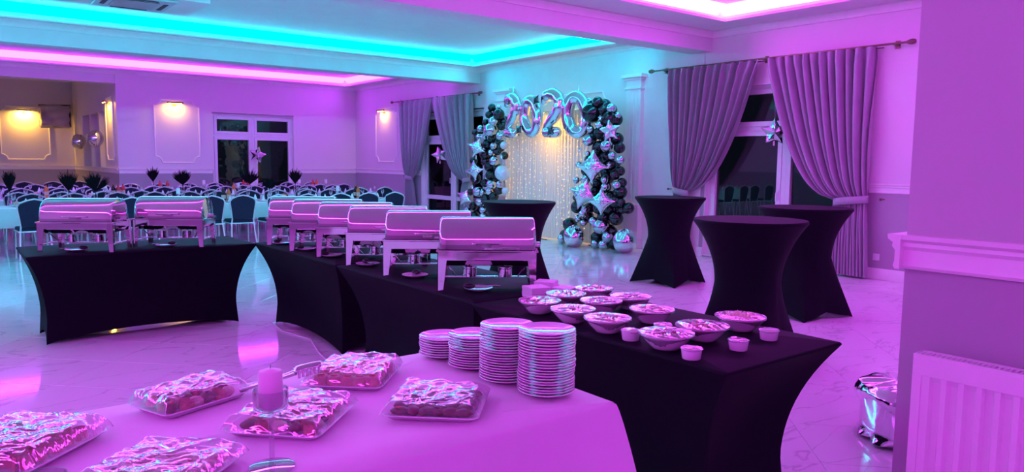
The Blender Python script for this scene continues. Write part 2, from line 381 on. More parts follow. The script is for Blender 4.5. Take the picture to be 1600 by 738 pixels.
struct('wall_front', MB().box(-5.8, 10.3, -5.8, -5.6, 0, 3.95), 'wall', smooth=False)
struct('wall_corner', MB().box(2.85, 10.0, -5.6, 1.268, 0, 3.9), 'wall_dimmed', smooth=False)
struct('wall_stage', MB().box(9.985, 10.0, 7.78, 13.82, 0.15, 3.55), 'ceil', smooth=False)
# ceiling: soffit rings, risers and raised trays of the three bays
c = MB()
c.box(-5.6, 10, -5.6, 20.4, ZT, ZT+0.08).box(-5.6, 3.65, 20.65, 27.3, 3.92, 4.0)
def slab(x0, x1, y0, y1): c.box(x0, x1, y0, y1, ZS, ZS+0.035)
NX0, NX1, NY0, NY1 = -5.0, 9.38, -5.0, 6.96
slab(NX1, 10, 1.268, 7.66); slab(-5.6, NX1, NY1, 7.66); slab(-5.6, NX0, -5.6, NY1); slab(NX0, 2.85, -5.6, NY0); slab(2.4, 2.85, NY0, 1.7); slab(2.85, NX1, 1.268, 1.7)
MX1, MY0, MY1 = 9.65, 8.62, 13.80
slab(MX1, 10, 8.06, 14.04); slab(-5.6, MX1, MY1, 14.04); slab(-5.6, MX1, 8.06, MY0); slab(-5.6, -5.0, MY0, MY1)
FX1, FY0, FY1 = 9.60, 15.0, 20.17
slab(FX1, 10, 14.45, 20.4); slab(-5.6, FX1, FY1, 20.4); slab(-5.6, FX1, 14.45, FY0); slab(-5.6, -5.0, FY0, FY1)
SB = 0.12
def riser(x0, y0, x1, y1):
    c.box(min(x0,x1), max(x0,x1), min(y0,y1), max(y0,y1), ZS+0.03, ZT)
riser(NX1+SB, 1.6, NX1+SB+.03, NY1+SB); riser(NX0, NY1+SB, NX1+SB, NY1+SB+.03); riser(NX0-SB, NY0, NX0-SB-.03, NY1+SB); riser(NX0, NY0-SB, 2.5, NY0-SB-.03)
riser(2.52, NY0, 2.55, 1.58); riser(2.52, 1.55, NX1+SB, 1.58)
for X1, Y0, Y1 in ((MX1, MY0, MY1), (FX1, FY0, FY1)):
    riser(X1+SB, Y0-SB, X1+SB+.03, Y1+SB); riser(-5.0, Y1+SB, X1+SB, Y1+SB+.03); riser(-5.0, Y0-SB, X1+SB, Y0-SB-.03); riser(-5.0-SB, Y0-SB, -5.0-SB-.03, Y1+SB)
struct('ceiling', c, 'ceil', smooth=False)
struct('ceiling_beam', MB().box(-5.6, 10, 7.66, 8.06, 3.315, 3.9), 'ceil', smooth=False)
struct('ceiling_beam', MB().box(-5.6, 10, 14.04, 14.45, 3.285, 3.9), 'ceil', smooth=False)
struct('ceiling_box', MB().box(1.2, 3.28, 11.25, 12.45, 3.72, ZT), 'ceil', smooth=False)

# emissive slopes standing for the LED strips and their glow on riser and ceiling
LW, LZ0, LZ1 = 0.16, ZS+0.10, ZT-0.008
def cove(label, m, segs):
    t = thing('led_strip_glow', label, 'led strip', (0, 0, 0))
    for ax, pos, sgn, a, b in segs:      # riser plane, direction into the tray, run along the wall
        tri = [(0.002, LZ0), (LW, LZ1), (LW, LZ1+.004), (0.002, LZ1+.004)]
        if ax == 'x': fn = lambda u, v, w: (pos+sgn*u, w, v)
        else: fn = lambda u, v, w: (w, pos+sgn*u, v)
        MB().prism(tri, fn, a, b).build('glow_segment', m, t, smooth=False)
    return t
cove('magenta LED strip and its glow in the ceiling cove nearest the buffet', 'led_near',
     [('x', NX1+SB, -1, 1.83, NY1+SB), ('y', NY1+SB, -1, NX0, NX1+SB-LW), ('x', NX0-SB, 1, NY0+.1, NY1+SB-LW), ('y', NY0-SB, 1, NX0, 2.5), ('y', 1.582, 1, 2.52, NX1+SB)])  # last run, along the corner block, is unseen and kept to brighten the curtains
cove('cyan LED strip and its glow in the middle ceiling cove between the beams', 'led_mid',
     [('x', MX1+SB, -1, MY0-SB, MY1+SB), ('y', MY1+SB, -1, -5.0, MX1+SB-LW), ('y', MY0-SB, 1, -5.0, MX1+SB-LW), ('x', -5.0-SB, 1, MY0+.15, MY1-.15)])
cove('violet-pink LED strip and its glow in the far ceiling cove above the guest tables', 'led_far',
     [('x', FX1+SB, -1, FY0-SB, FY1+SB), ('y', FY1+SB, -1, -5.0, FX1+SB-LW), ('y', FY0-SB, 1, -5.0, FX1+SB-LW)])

# mouldings
CORN = [(0,0),(.10,0),(.10,-.018),(.075,-.03),(.045,-.055),(.03,-.085),(.03,-.10),(0,-.10)]
RAIL = [(0,0),(.014,0),(.020,.012),(.016,.03),(.016,.070),(.026,.084),(.024,.098),(.040,.110),(.042,.127),(0,.127)]
BASE = [(0,0),(.022,0),(.022,.115),(.014,.14),(.012,.15),(0,.15)]
def run(poly, ax, pos, sgn, z, a, b, m='trim', smooth=30):
    # ax 'x': wall plane x = pos, runs along y; ax 'y': wall plane y = pos, runs along x; sgn = into the room
    if ax == 'x': fn = lambda u, v, w: (pos+sgn*u, w, z+v)
    else: fn = lambda u, v, w: (w, pos+sgn*u, z+v)
    return trim(MB().prism(poly, fn, a, b), m, smooth=smooth)
run(CORN, 'x', 10, -1, ZS, 1.27, 7.66); run(CORN, 'x', 10, -1, ZS, 8.06, 14.04); run(CORN, 'x', 10, -1, ZS, 14.45, 20.4)
run(CORN, 'y', 7.66, -1, ZS, -5.6, 10); run(CORN, 'y', 8.06, 1, ZS, -5.6, 10); run(CORN, 'y', 14.04, -1, ZS, -5.6, 10); run(CORN, 'y', 14.45, 1, ZS, -5.6, 10)
run(CORN, 'y', 20.4, -1, ZS, -5.6, 10); run(CORN, 'x', 2.85, -1, ZS, -5.6, 1.268)
run(CORN, 'y', 27.3, -1, 3.92, -5.6, 3.65); run(CORN, 'x', 3.65, -1, 3.92, 20.65, 27.3)
run(RAIL, 'x', 10, -1, 1.157, 1.27, NO[0]-.02); run(RAIL, 'x', 10, -1, 1.135, FO[1]+.02, 20.4)
run(RAIL, 'y', 20.4, -1, 1.12, 4.16, BO[0]-.02); run(RAIL, 'y', 20.4, -1, 1.12, BO[1]+.02, 10.0); run(RAIL, 'y', 20.36, -1, 1.12, 3.65, 4.16)
run(RAIL, 'y', 27.3, -1, 1.12, -5.6, 3.65); run(RAIL, 'x', 3.65, -1, 1.12, 20.4, 27.3)
R2 = [(u*1.15, v) for u, v in RAIL]
trim(MB().prism(R2, lambda u, v, w_: (2.85-u, w_, 1.157+v), -5.6, 1.268).prism(R2, lambda u, v, w_: (w_, 1.268+u, 1.157+v), 2.85-.0483, 10.0), smooth=30)
for a, b in ((1.27, NO[0]), (NO[1], 9.0), (9.45, 12.78), (13.32, FO[0]), (FO[1], 20.4)):
    trim_n[0] += 1; MB().prism(BASE, lambda u, v, w_: (10-u, w_, v), a, b).build('baseboard_right', 'trim', kind='structure', smooth=30)
for a, b in ((4.16, BO[0]), (BO[1], 10.0)):
    MB().prism(BASE, lambda u, v, w_: (w_, 20.4-u, v), a, b).build('baseboard_back', 'trim', kind='structure', smooth=30)
MB().prism(BASE, lambda u, v, w_: (2.85-u, w_, v), -5.6, 1.268).build('baseboard_corner', 'trim', kind='structure', smooth=30)

# moulded wall panels with notched corners
def panel(ax, pos, a0, a1, z0, z1, q=0.16, r=0.02):
    pts = []
    for (cx, cz, sx, sz) in ((a0, z0, 1, 1), (a1, z0, -1, 1), (a1, z1, -1, -1), (a0, z1, 1, -1)):
        arc = []
        for k in range(7):
            t = PI/2*k/6; arc.append((cx+sx*q*math.cos(t), cz+sz*q*math.sin(t)))
        seq = [(cx+sx*q*1.2, cz)] + arc + [(cx, cz+sz*q*1.2)]
        if (cx == a0) == (cz == z0): seq = seq[::-1]
        pts += seq
    P3 = [(pos-0.006, a, z) if ax == 'x' else (a, pos-0.006, z) for a, z in pts]
    return trim(MB().tube(P3, r, 6, closed=True, flat=1.0, up=(1,0,0) if ax == 'x' else (0,1,0)))
panel('y', 20.4, 4.50, 5.58, 1.40, 2.99); panel('x', 10.0, 17.9, 19.1, 1.47, 2.95); panel('y', 27.3, 1.72, 3.0, 1.42, 3.03)
panel('x', 3.65, 20.75, 21.7, 1.45, 3.02, q=.12); panel('x', 9.985, 9.92, 12.32, 0.55, 2.84)
panel('y', 27.3, -1.2, 0.8, 1.42, 3.03)

# pilasters either side of the balloon arch
for y0, y1 in ((9.06, 9.41), (12.82, 13.28)):
    p = MB().box(9.90, 10, y0, y1, 0, 3.0)
    for g in range(3):
        yy = y0 + (y1-y0)*(0.25+0.25*g); p.box(9.89, 9.90, yy-.02, yy+.02, 0.85, 2.75)
    p.box(9.87, 10, y0-.02, y1+.02, 2.82, 2.86).box(9.87, 10, y0-.02, y1+.02, 2.98, 3.02).box(9.83, 10, y0-.07, y1+.07, 3.02, 3.08)
    p.box(9.85, 10, y0-.05, y1+.05, 0, .16).box(9.87, 10, y0-.03, y1+.03, .16, .74).box(9.85, 10, y0-.04, y1+.04, .74, .79)
    trim(p, smooth=False, bevel=.006)

# windows
def window(n, ax, a0, a1, z1, zt, split, zlow, flip=1):
    def bx(mb, u0, u1, d0, d1, z0_, z1_):
        return mb.box(10+d0, 10+d1, u0, u1, z0_, z1_) if ax == 'x' else mb.box(u0, u1, 20.4+d0, 20.4+d1, z0_, z1_)
    t = bpy.data.objects.new('window_%d' % n, None); COL.objects.link(t); t['kind'] = 'structure'
    D0, D1 = .10, .18; z0 = 0.03
    fr = MB(); bx(fr, a0, a0+.07, D0, D1, z0, z1); bx(fr, a1-.07, a1, D0, D1, z0, z1); bx(fr, a0+.07, a1-.07, D0, D1, z1-.07, z1); bx(fr, a0+.07, a1-.07, D0, D1, z0, z0+.06)
    bx(fr, a0, a1, D0-.01, D1, zt-.035, zt+.035); bx(fr, split-.04, split+.04, D0-.012, D1, z0, z1)
    fr.build('window_frame', 'pvc', t, smooth=False, bevel=.008)
    for u0, u1, side in ((a0+.07, split-.04, 1), (split+.04, a1-.07, -1)):
        for za, zb in ((z0+.06, zt-.035), (zt+.035, z1-.07)):
            s = MB(); q = .075
            bx(s, u0, u0+q, D0-.02, D1-.01, za, zb); bx(s, u1-q, u1, D0-.02, D1-.01, za, zb); bx(s, u0+q, u1-q, D0-.02, D1-.01, za, za+q); bx(s, u0+q, u1-q, D0-.02, D1-.01, zb-q, zb)
            if za < 1: bx(s, u0+q, u1-q, D0-.015, D1-.012, zlow-.05, zlow+.05)
            so = s.build('sash', 'pvc', t, smooth=False, bevel=.006)
            for p0, p1 in (((za+q, zlow-.05), (zlow+.05, zb-q)) if za < 1 else ((za+q, zb-q),)):
                g = MB(); bx(g, u0+q-.005, u1-q+.005, D0+.03, D0+.036, p0-.005, p1+.005); g.build('pane', 'pane', so, smooth=False)
    hu = split+.075; h = MB(); bx(h, hu-.015, hu+.015, D0-.032, D0-.02, 1.0, 1.14); bx(h, hu-.012, hu+.012, D0-.065, D0-.03, 1.08, 1.10); bx(h, hu-.012, hu+.012, D0-.075, D0-.06, .97, 1.10)
    h.build('handle', 'pvc', t, smooth=False, bevel=.003)
    rv = MB(); bx(rv, a0-.001, a0+.012, 0, D0, z0, z1); bx(rv, a1-.012, a1+.001, 0, D0, z0, z1); bx(rv, a0, a1, 0, D0, z1-.012, z1+.001); bx(rv, a0, a1, -.01, D0, z0-.01, z0+.012)
    rv.build('window_sill', 'trim', t, smooth=False)
window(1, 'x', NO[0], NO[1], 2.74, 2.07, 6.33, 0.63)
window(2, 'x', FO[0], FO[1], 2.70, 2.04, 15.27, 0.60)
window(3, 'y', BO[0], BO[1], 2.70, 2.13, 6.99, 0.60)
struct('terrace', MB().box(10.3, 18, -2, 24, -.3, -.05).box(-6, 10.3, 27.6, 34, -.3, -.05).box(4.0, 10.3, 20.65, 27.6, -.3, -.05), 'night', smooth=False)

# ------------------------------------------------------------------ picture lamps
def picture_lamp(label, ax, pos, a, z, energy):
    t = thing('picture_lamp', label, 'wall lamp', (pos, a, z) if ax == 'x' else (a, pos, z), 0, 'brass picture lamps on the wall panels')
    # local: wall at y = 0 (back), room at -y ; for ax 'x' the room side is -x after a quarter turn, so local -y must map to -x
    if ax == 'x': t.rotation_euler = (0, 0, -PI/2)
    MB().box(-.05, .05, -.012, -.002, -.035, .015).build('wall_plate', 'brass', t, smooth=False, bevel=.003)
    MB().tube([(0, -.01, -.01), (0, -.06, 0.0), (0, -.11, .03), (0, -.13, .045)], .008, 8).build('arm', 'brass', t)
    MB().tube([(-.19, -.13, .05), (.19, -.13, .05)], .022, 12).build('lamp_shade', 'brass', t)
    MB().tube([(-.16, -.13, .026), (.16, -.13, .026)], .009, 8).build('bulb', 'warm', t)
    l = bpy.data.lights.new('lamp_light', 'AREA'); l.shape = 'RECTANGLE'; l.size = .32; l.size_y = .03; l.energy = energy; l.color = WARM
    lo = bpy.data.objects.new('lamp_light', l); COL.objects.link(lo); lo.parent = t; lo.location = (0, -.125, .012); lo.rotation_euler = (math.radians(14), 0, 0)
    return t
picture_lamp('slim picture lamp lighting the panel left of the back window', 'y', 20.4, 4.98, 2.86, 8)
picture_lamp('slim picture lamp above the panel on the right wall beyond the curtains', 'x', 10.0, 18.6, 2.83, 6)
picture_lamp('picture lamp glowing on the back wall of the side room at far left', 'y', 27.3, 2.35, 2.86, 34)
picture_lamp('picture lamp seen edge-on just inside the side-room opening', 'x', 3.65, 21.2, 2.86, 22)
picture_lamp('picture lamp shining behind the silver number balloons', 'x', 9.985, 11.15, 2.52, 45)

# ------------------------------------------------------------------ side room: television under a cover, ornaments in the niches
t = thing('television', 'wall-mounted television under a pale crumpled cover in the side room', 'television', (3.12, 26.9, 2.75), math.radians(-28))
def cov(u, v):
    x = (u-.5)*.95; z = (v-.5)*.72
    e = min(u, 1-u, v, 1-v); y = -.12*min(1, e*9) - .03*math.sin(9*u+4*v) - .02*math.sin(17*v-5*u)
    return (x*(1-.15*(1-v)*.8), y, z)
MB().grid(cov, 26, 20).build('cover', 'bagcloth', t, solid=.01)
MB().box(-.44, .44, -.02, .03, -.33, .35).build('screen', 'black', t, smooth=False)
MB().box(-.05, .05, .03, .26, -.05, .05).build('bracket', 'black', t, smooth=False)
for y, z, lab in ((24.7, 1.95, 'silver balloon hanging in the rear wall niche of the side room'), (21.95, 2.0, 'silver balloon hanging by the front wall niche of the side room')):
    o = MB().ball((0, 0, 0), .2, 16, 10, (1, 1, 1.1)).build('foil_balloon', 'foil', loc=(3.42, y, z)); tag(o, lab, 'balloon')

# ------------------------------------------------------------------ ceiling cassette
t = thing('air_conditioner', 'ceiling cassette air conditioner with slatted grille in the cyan bay', 'air conditioner', (2.4, 11.82, 3.718))
MB().box(-.47, .47, -.47, .47, -.03, 0).build('housing', 'grill', t, smooth=False, bevel=.01)
MB().box(-.28, .28, -.28, .28, -.034, -.028).build('grille_recess', 'dark', t, smooth=False)
sl = MB().box(-.28, .28, -.012, .012, -.045, -.034).mesh('slat', 'grill', False)
for k in range(10): place('slat', sl, t, loc=(0, -.25+k*.0556, 0))
for k in range(4):
    a = k*PI/2; fl_ = MB().box(-.24, .24, .34, .40, -.036, -.028).xf(Matrix.Rotation(a, 4, 'Z')); fl_.build('air_slot', 'dark', t, smooth=False)

# ------------------------------------------------------------------ radiator on the corner wall
t = thing('radiator', 'white ribbed panel radiator under the moulding on the near corner wall', 'radiator', (2.738, 0.62, 0.2))
y0, y1, zb, zt_ = -.75, .548, 0.02, 0.66
poly = []; pitch = .0555; yy = y0+.03; prof = [(y0+.03, 0)]
while yy + pitch < y1-.03:
    prof += [(yy+.006, 0), (yy+.014, .014), (yy+.036, .014), (yy+.044, 0)]; yy += pitch
prof.append((y1-.03, 0))
MB().grid(lambda u, v: (prof[round(u*(len(prof)-1))][1] * (1 if .04 < v < .96 else 0), prof[round(u*(len(prof)-1))][0], zb + (zt_-zb)*(.03+.88*([0, .045, .07, .5, .93, .955, 1][round(v*6)]))), len(prof), 7).build('ribbed_panel', 'rad', t, smooth=20)
MB().box(-.004, .004, y0, y1, zb, zb+.025).box(-.004, .004, y0, y1, zt_-.062, zt_).box(-.0045, .004, y1-.032, y1, zb+.0251, zt_-.0621).box(-.0045, .004, y0, y0+.032, zb+.0251, zt_-.0621).build('panel_rim', 'rad', t, smooth=False, bevel=.002)
MB().box(0, .075, y1-.004, y1, zb+.02, zt_+.012).build('side_cover', 'rad', t, smooth=False)
MB().box(.070, .078, y0, y1, zb, zt_).build('rear_panel', 'rad', t, smooth=False)
MB().box(.008, .07, y0+.002, y1-.005, zt_-.012, zt_-.006).build('grille_bed', 'dark', t, smooth=False)
MB().box(-.002, .012, y0, y1, zt_, zt_+.012).box(.062, .078, y0, y1, zt_, zt_+.012).build('grille_rim', 'rad', t, smooth=False)
gs = MB().box(.012, .062, -.004, .004, zt_, zt_+.010).mesh('slat', 'rad', False)
k = 0
while y1-.012-k*.0165 > y0: place('slat', gs, t, loc=(0, y1-.012-k*.0165, 0)); k += 1
for yb in (-.5, .4): MB().box(.078, .11, yb-.02, yb+.02, .45, .6).build('wall_bracket', 'rad', t, smooth=False)
for yb in (-.45, .3): MB().box(.03, .06, yb-.02, yb+.02, -.2, .03).build('foot', 'rad', t, smooth=False)

# ------------------------------------------------------------------ wall socket
o = MB().box(-.006, .0, -.045, .045, -.045, .045).box(-.01, -.005, -.03, .03, -.03, .03).build('wall_socket', 'pvc', smooth=False, bevel=.003, loc=(10.0, 4.83, .30)); tag(o, 'small white wall socket beside the near right curtain', 'socket')

# ================================================================== CURTAINS
def rod(label, ya, yb, z):
    t = thing('curtain_rod', label, 'curtain rod', (9.86, (ya+yb)/2, z), 0, 'dark bronze curtain rods')
    h = (yb-ya)/2
    MB().tube([(0, -h, 0), (0, h, 0)], .014, 10).build('rod', 'brass', t)
    MB().tube([(.05, -h+.3, -.03), (.05, h-.25, -.03)], .009, 8).build('rear_rod', 'brass', t)
    for s in (-1, 1):
        MB().lathe([(.012, 0), (.022, .02), (.034, .05), (.036, .09), (.026, .12), (.0, .13)], 12).xf(Matrix.Rotation(-s*PI/2, 4, 'X')).build('finial', 'brass', t, loc=(0, s*h, 0))
    for y in (-h+.16, 0, h-.16):
        MB().box(-.005, .14, -.012, .012, -.012, .012).box(.125, .139, -.03, .03, -.05, .05).build('bracket', 'brass', t, smooth=False, loc=(0, y, 0))
    return t
rod('dark bronze curtain rod above the near French door', 4.55, 8.72, 3.09)
rod('dark bronze curtain rod above the far French door', 13.92, 17.85, 3.06)

def curtain(label, yo, yi, to, ti, bo, bi, ztop, ztie, nf, seed, X=9.85):
    """yo/yi outer and inner edge at the rod, to/ti at the tie, bo/bi at the hem (y values)"""
    rnd = random.Random(seed); ph = [rnd.uniform(-.5, .5) for _ in range(8)]
    t = thing('curtain', label, 'curtain', (X, to, 0), 0, 'grey satin curtains tied back at the French doors')
    short = ' '.join(label.split(' ')[3:8]).rstrip(',')
    def edge(z):
        if z >= ztie:
            q = (z-ztie)/(ztop-ztie); return to+(yo-to)*q**.8, ti+(yi-ti)*q**.5
        q = (ztie-z)/ztie; return to+(bo-to)*q, ti+(bi-ti)*min(1, q*1.6)**.8
    def fn(u, v):
        z = ztop + .02 - v*(ztop+.02-.03)
        a, b = edge(min(z, ztop))
        ripple = 0.012*math.sin(2*PI*(nf*1.7*u)) if z > ztop-.12 else 0
        near = math.exp(-((z-ztie)/.16)**2); below = 1 if z < ztie else 0
        amp = .088*(1-.55*near)*(1-.35*max(0, 1-(ztop-z)/.12))
        uu = u + .012*math.sin(7*u+ph[0]*6) + .004*math.sin(31*u+z*2)
        s = math.sin(2*PI*nf*uu + .5*math.sin(2.1*z+ph[1]*3)); s2 = math.sin(2*PI*nf*.5*uu+ph[2]*6+z)
        sh = math.copysign(abs(s)**.8, s)
        x = amp*(sh*.8+.35*s2)*(.75 if below else 1) + ripple
        y = a + (b-a)*u + .010*math.cos(2*PI*nf*uu)*(1-near)
        if below and u > .8: z = z + .10*(u-.8)/.2*min(1, (ztie-z)/.9)
        return (x, y-to, z)
    MB().grid(fn, 150, 46).build('drape', 'curtain', t, smooth=180, fix=False)
    # band round the gathered cloth, running back to the wall hook
    c_, hw = (to+ti)/2-to, abs(to-ti)/2+.02; pts = []
    for k in range(28):
        q = 2*PI*k/28; pts.append((.072*math.cos(q), c_+hw*math.sin(q), ztie + .028*math.sin(q)*(1 if to > ti else -1)))
    tb = MB()
    nb = len(pts); vs = [(p[0], p[1], p[2]-.05) for p in pts]+[(p[0], p[1], p[2]+.05) for p in pts]
    tb.add(vs, [(k, (k+1) % nb, nb+(k+1) % nb, nb+k) for k in range(nb)]); tb.build('tieback', 'curtain', t, solid=.008, smooth=60)
    hy = to + math.copysign(.16, to-ti)
    h = thing('tieback_hook', 'bronze wall hook for the curtain ' + short, 'hook', (10, hy, ztie+.03))
    MB().tube([(0, 0, 0), (-.09, 0, 0)], .008, 8).build('stem', 'brass', h); MB().ball((-.10, 0, 0), .02, 10, 8).build('knob', 'brass', h)
    return t
curtain('grey satin curtain left of the near French door, tied back towards the pilaster', 8.37, 6.66, 8.22, 7.92, 8.12, 7.86, 3.06, 1.06, 12, 1)
curtain('grey satin curtain right of the near French door, gathered by a band', 4.92, 6.53, 4.93, 5.38, 4.86, 5.42, 3.06, 1.05, 12, 2)
curtain('grey satin curtain left of the far French door, beside the lit wall panel', 17.5, 15.9, 17.2, 16.86, 17.15, 16.7, 3.04, 1.08, 12, 3)
curtain('grey satin curtain right of the far French door, behind the balloon column', 14.15, 15.84, 14.18, 14.5, 14.15, 14.55, 3.04, 1.08, 12, 4)

# ================================================================== BALLOONS
def star_mb(n, R, r, th, rot=0.0, ns=9, na=20, cusp=0.0):
    # puffed foil star in the local y-z plane, thickness along x
    mb = MB(); N = n*2; 
    def rad(a):
        q = ((a-rot) / (2*PI) * n) % 1.0; q = abs(q-.5)*2     # 1 at a tip, 0 at a notch
        if cusp:
            t_ = (a-rot)+PI/4*0+PI/n; c_, s_ = abs(math.cos(t_*n/4)), abs(math.sin(t_*n/4)); p_ = .66; return R*(c_**p_+s_**p_)**(-1/p_)
        A = PI/n; tip = Vector((R, 0)); notch = Vector((r*math.cos(A), r*math.sin(A))); al = (1-q)*A
        d = notch-tip; den = math.cos(al)*d.y - math.sin(al)*d.x
        return (tip.x*d.y - tip.y*d.x)/den
    NA = na*n
    for side in (1, -1):
        vs = [(side*th, 0, 0)]; fs = []
        for i in range(1, ns+1):
            s = i/ns
            for k in range(NA):
                a = 2*PI*k/NA; rr = rad(a); q = ((a-rot)/(2*PI)*n) % 1.0; q = abs(q-.5)*2
                x = side*th*max(0, 1-s**1.6)**.75*(.62+.38*q**.5 + .05*math.sin(13*a)*s)
                vs.append((x, rr*s*math.sin(a), rr*s*math.cos(a)))
        for k in range(NA): fs.append((0, 1+k, 1+(k+1) % NA))
        for i in range(ns-1):
            for k in range(NA):
                a = 1+i*NA+k; b = 1+i*NA+(k+1) % NA; fs.append((a, a+NA, b+NA, b))
        mb.add(vs, fs)
    return mb
def star_balloon(label, loc, R, n=5, ratio=.52, m='foil', rz=0.0, tilt=0.0, rot=0.0, cusp=0.0, group=None, string=0):
    t = thing('star_balloon', label, 'balloon', loc, rz, group)
    star_mb(n, R, R*ratio, R*.34, rot, cusp=cusp).xf(Matrix.Rotation(tilt, 4, 'Y')).build('foil_body', m, t, smooth=70)
    MB().box(-.002, .002, -.012, .012, -R*.95, -R*.62).build('filling_tab', m, t, smooth=False)
    if string: MB().tube([(0, 0, R*.5), (0, .01, string)], .0015, 5).build('ribbon', 'foil', t)
    return t
star_balloon('silver star balloon hanging on the near French door', (9.80, 6.33, 2.0), .21, rz=.6, tilt=-.15, string=.6)
star_balloon('silver star balloon hanging on the far French door between curtains', (9.70, 15.28, 1.66), .22, rz=.9, tilt=.2, rot=.3, string=.6)
star_balloon('silver star balloon hanging on the window in the back wall', (7.02, 20.25, 1.62), .24, rz=-2.2, tilt=.1, rot=.25, string=.6)

BR = [(9.25,9.74,1.22,0.08,'s'),(9.34,9.82,1.37,0.081,'b'),(9.28,10.0,1.2,0.058,'s'),(9.36,10.09,0.88,0.059,'b'),(9.25,9.26,1.22,0.056,'s'),(9.27,8.99,1.14,0.066,'s'),(9.42,9.05,1.38,0.078,'b'),(9.41,8.99,1.18,0.077,'b'),(9.39,9.0,1.02,0.105,'b'),(9.35,9.1,1.31,0.078,'b'),(9.29,9.27,1.1,0.067,'s'),(9.36,9.58,1.16,0.08,'b'),(9.35,9.59,1.01,0.08,'b'),(9.33,9.06,0.85,0.1,'b'),(9.35,8.95,0.84,0.077,'b'),(9.41,8.82,0.75,0.088,'b'),(9.41,8.97,0.72,0.072,'b'),(9.39,9.09,0.56,0.112,'b'),(9.39,9.38,0.54,0.114,'b'),(9.34,10.03,0.71,0.106,'b'),(9.27,9.76,0.67,0.058,'s'),(9.38,9.76,0.7,0.093,'b'),(9.38,10.26,0.36,0.12,'b'),(9.4,10.4,0.15,0.103,'b'),(9.32,10.41,0.08,0.078,'s'),(9.33,10.21,0.1,0.101,'b'),(9.26,9.33,0.4,0.124,'s'),(9.3,9.56,0.48,0.074,'s'),(9.27,9.17,0.23,0.089,'s'),(9.33,9.49,0.19,0.103,'b'),(9.28,9.48,0.08,0.074,'s'),(9.24,9.24,0.08,0.079,'s'),(9.4,9.12,0.12,0.118,'b'),(9.4,9.82,0.54,0.105,'b'),(9.34,9.7,2.4,0.159,'b'),(9.35,9.57,2.58,0.09,'b'),(9.33,9.76,2.61,0.051,'s'),(9.37,9.31,2.29,0.111,'b'),(9.32,9.2,2.46,0.072,'s'),(9.43,9.15,2.34,0.05,'p'),(9.38,9.46,2.44,0.079,'b'),(9.28,9.45,2.18,0.067,'s'),(9.38,9.53,2.04,0.102,'b'),(9.28,9.66,2.11,0.062,'s'),(9.24,9.67,1.91,0.091,'s'),(9.25,9.22,1.81,0.1,'s'),(9.4,9.06,1.78,0.088,'b'),(9.24,9.07,1.64,0.066,'s'),(9.24,8.87,1.57,0.065,'s'),(9.38,9.54,1.79,0.108,'b'),(9.27,9.71,1.68,0.046,'s'),(9.38,9.78,1.57,0.081,'b'),(9.37,9.33,1.62,0.09,'b'),(9.27,9.81,0.59,0.069,'s'),(9.33,9.97,0.49,0.07,'s'),(9.26,9.77,0.43,0.058,'s'),(9.36,9.23,0.72,0.09,'b'),(9.34,9.48,0.71,0.091,'b'),(9.39,9.23,1.48,0.089,'b'),(9.35,9.69,1.97,0.091,'b'),(9.36,9.31,1.98,0.078,'b'),(9.4,9.18,0.32,0.079,'b'),(9.27,9.93,1.48,0.058,'s')]
BL = [(9.39,12.77,2.65,0.074,'b'),(9.34,12.45,2.64,0.04,'s'),(9.35,12.81,2.5,0.074,'b'),(9.33,12.44,2.49,0.106,'b'),(9.25,12.52,2.34,0.093,'s'),(9.42,13.02,2.35,0.068,'b'),(9.4,12.43,2.25,0.08,'b'),(9.24,12.61,2.17,0.126,'s'),(9.27,13.01,2.21,0.068,'s'),(9.36,13.34,2.14,0.062,'b'),(9.29,13.09,2.04,0.055,'s'),(9.24,12.26,2.04,0.079,'s'),(9.4,12.77,2.0,0.081,'b'),(9.34,12.95,2.02,0.054,'s'),(9.42,12.95,1.88,0.102,'b'),(9.31,12.59,1.84,0.067,'s'),(9.44,12.56,1.82,0.067,'b'),(9.24,12.13,1.85,0.072,'c'),(9.35,12.95,1.66,0.102,'b'),(9.34,12.7,1.7,0.067,'s'),(9.41,12.58,1.73,0.074,'b'),(9.38,12.3,1.64,0.073,'b'),(9.32,12.57,1.53,0.094,'s'),(9.4,13.44,1.53,0.077,'b'),(9.4,12.85,1.42,0.109,'b'),(9.36,12.96,1.52,0.082,'b'),(9.22,12.15,1.29,0.144,'c'),(9.37,12.78,1.23,0.095,'b'),(9.34,13.28,1.15,0.104,'b'),(9.37,12.97,1.06,0.082,'b'),(9.32,12.67,1.03,0.094,'s'),(9.27,12.31,1.05,0.073,'s'),(9.33,12.41,0.92,0.08,'b'),(9.24,12.08,0.93,0.065,'c'),(9.24,13.05,0.87,0.096,'s'),(9.31,12.98,0.85,0.078,'s'),(9.27,12.67,0.89,0.074,'s'),(9.26,13.0,0.65,0.082,'s'),(9.34,13.35,0.54,0.084,'b'),(9.33,12.96,0.48,0.082,'s'),(9.38,12.82,0.4,0.075,'b'),(9.26,12.87,0.34,0.075,'s'),(9.33,12.86,0.71,0.096,'b'),(9.33,12.59,0.78,0.094,'b'),(9.26,13.47,0.44,0.07,'s'),(9.41,13.57,0.84,0.071,'b'),(9.34,13.3,0.32,0.098,'b'),(9.33,12.85,0.22,0.096,'b'),(9.27,13.05,0.14,0.11,'s'),(9.25,12.56,0.19,0.094,'s'),(9.42,13.07,0.11,0.111,'b'),(9.24,13.2,0.1,0.097,'s')]
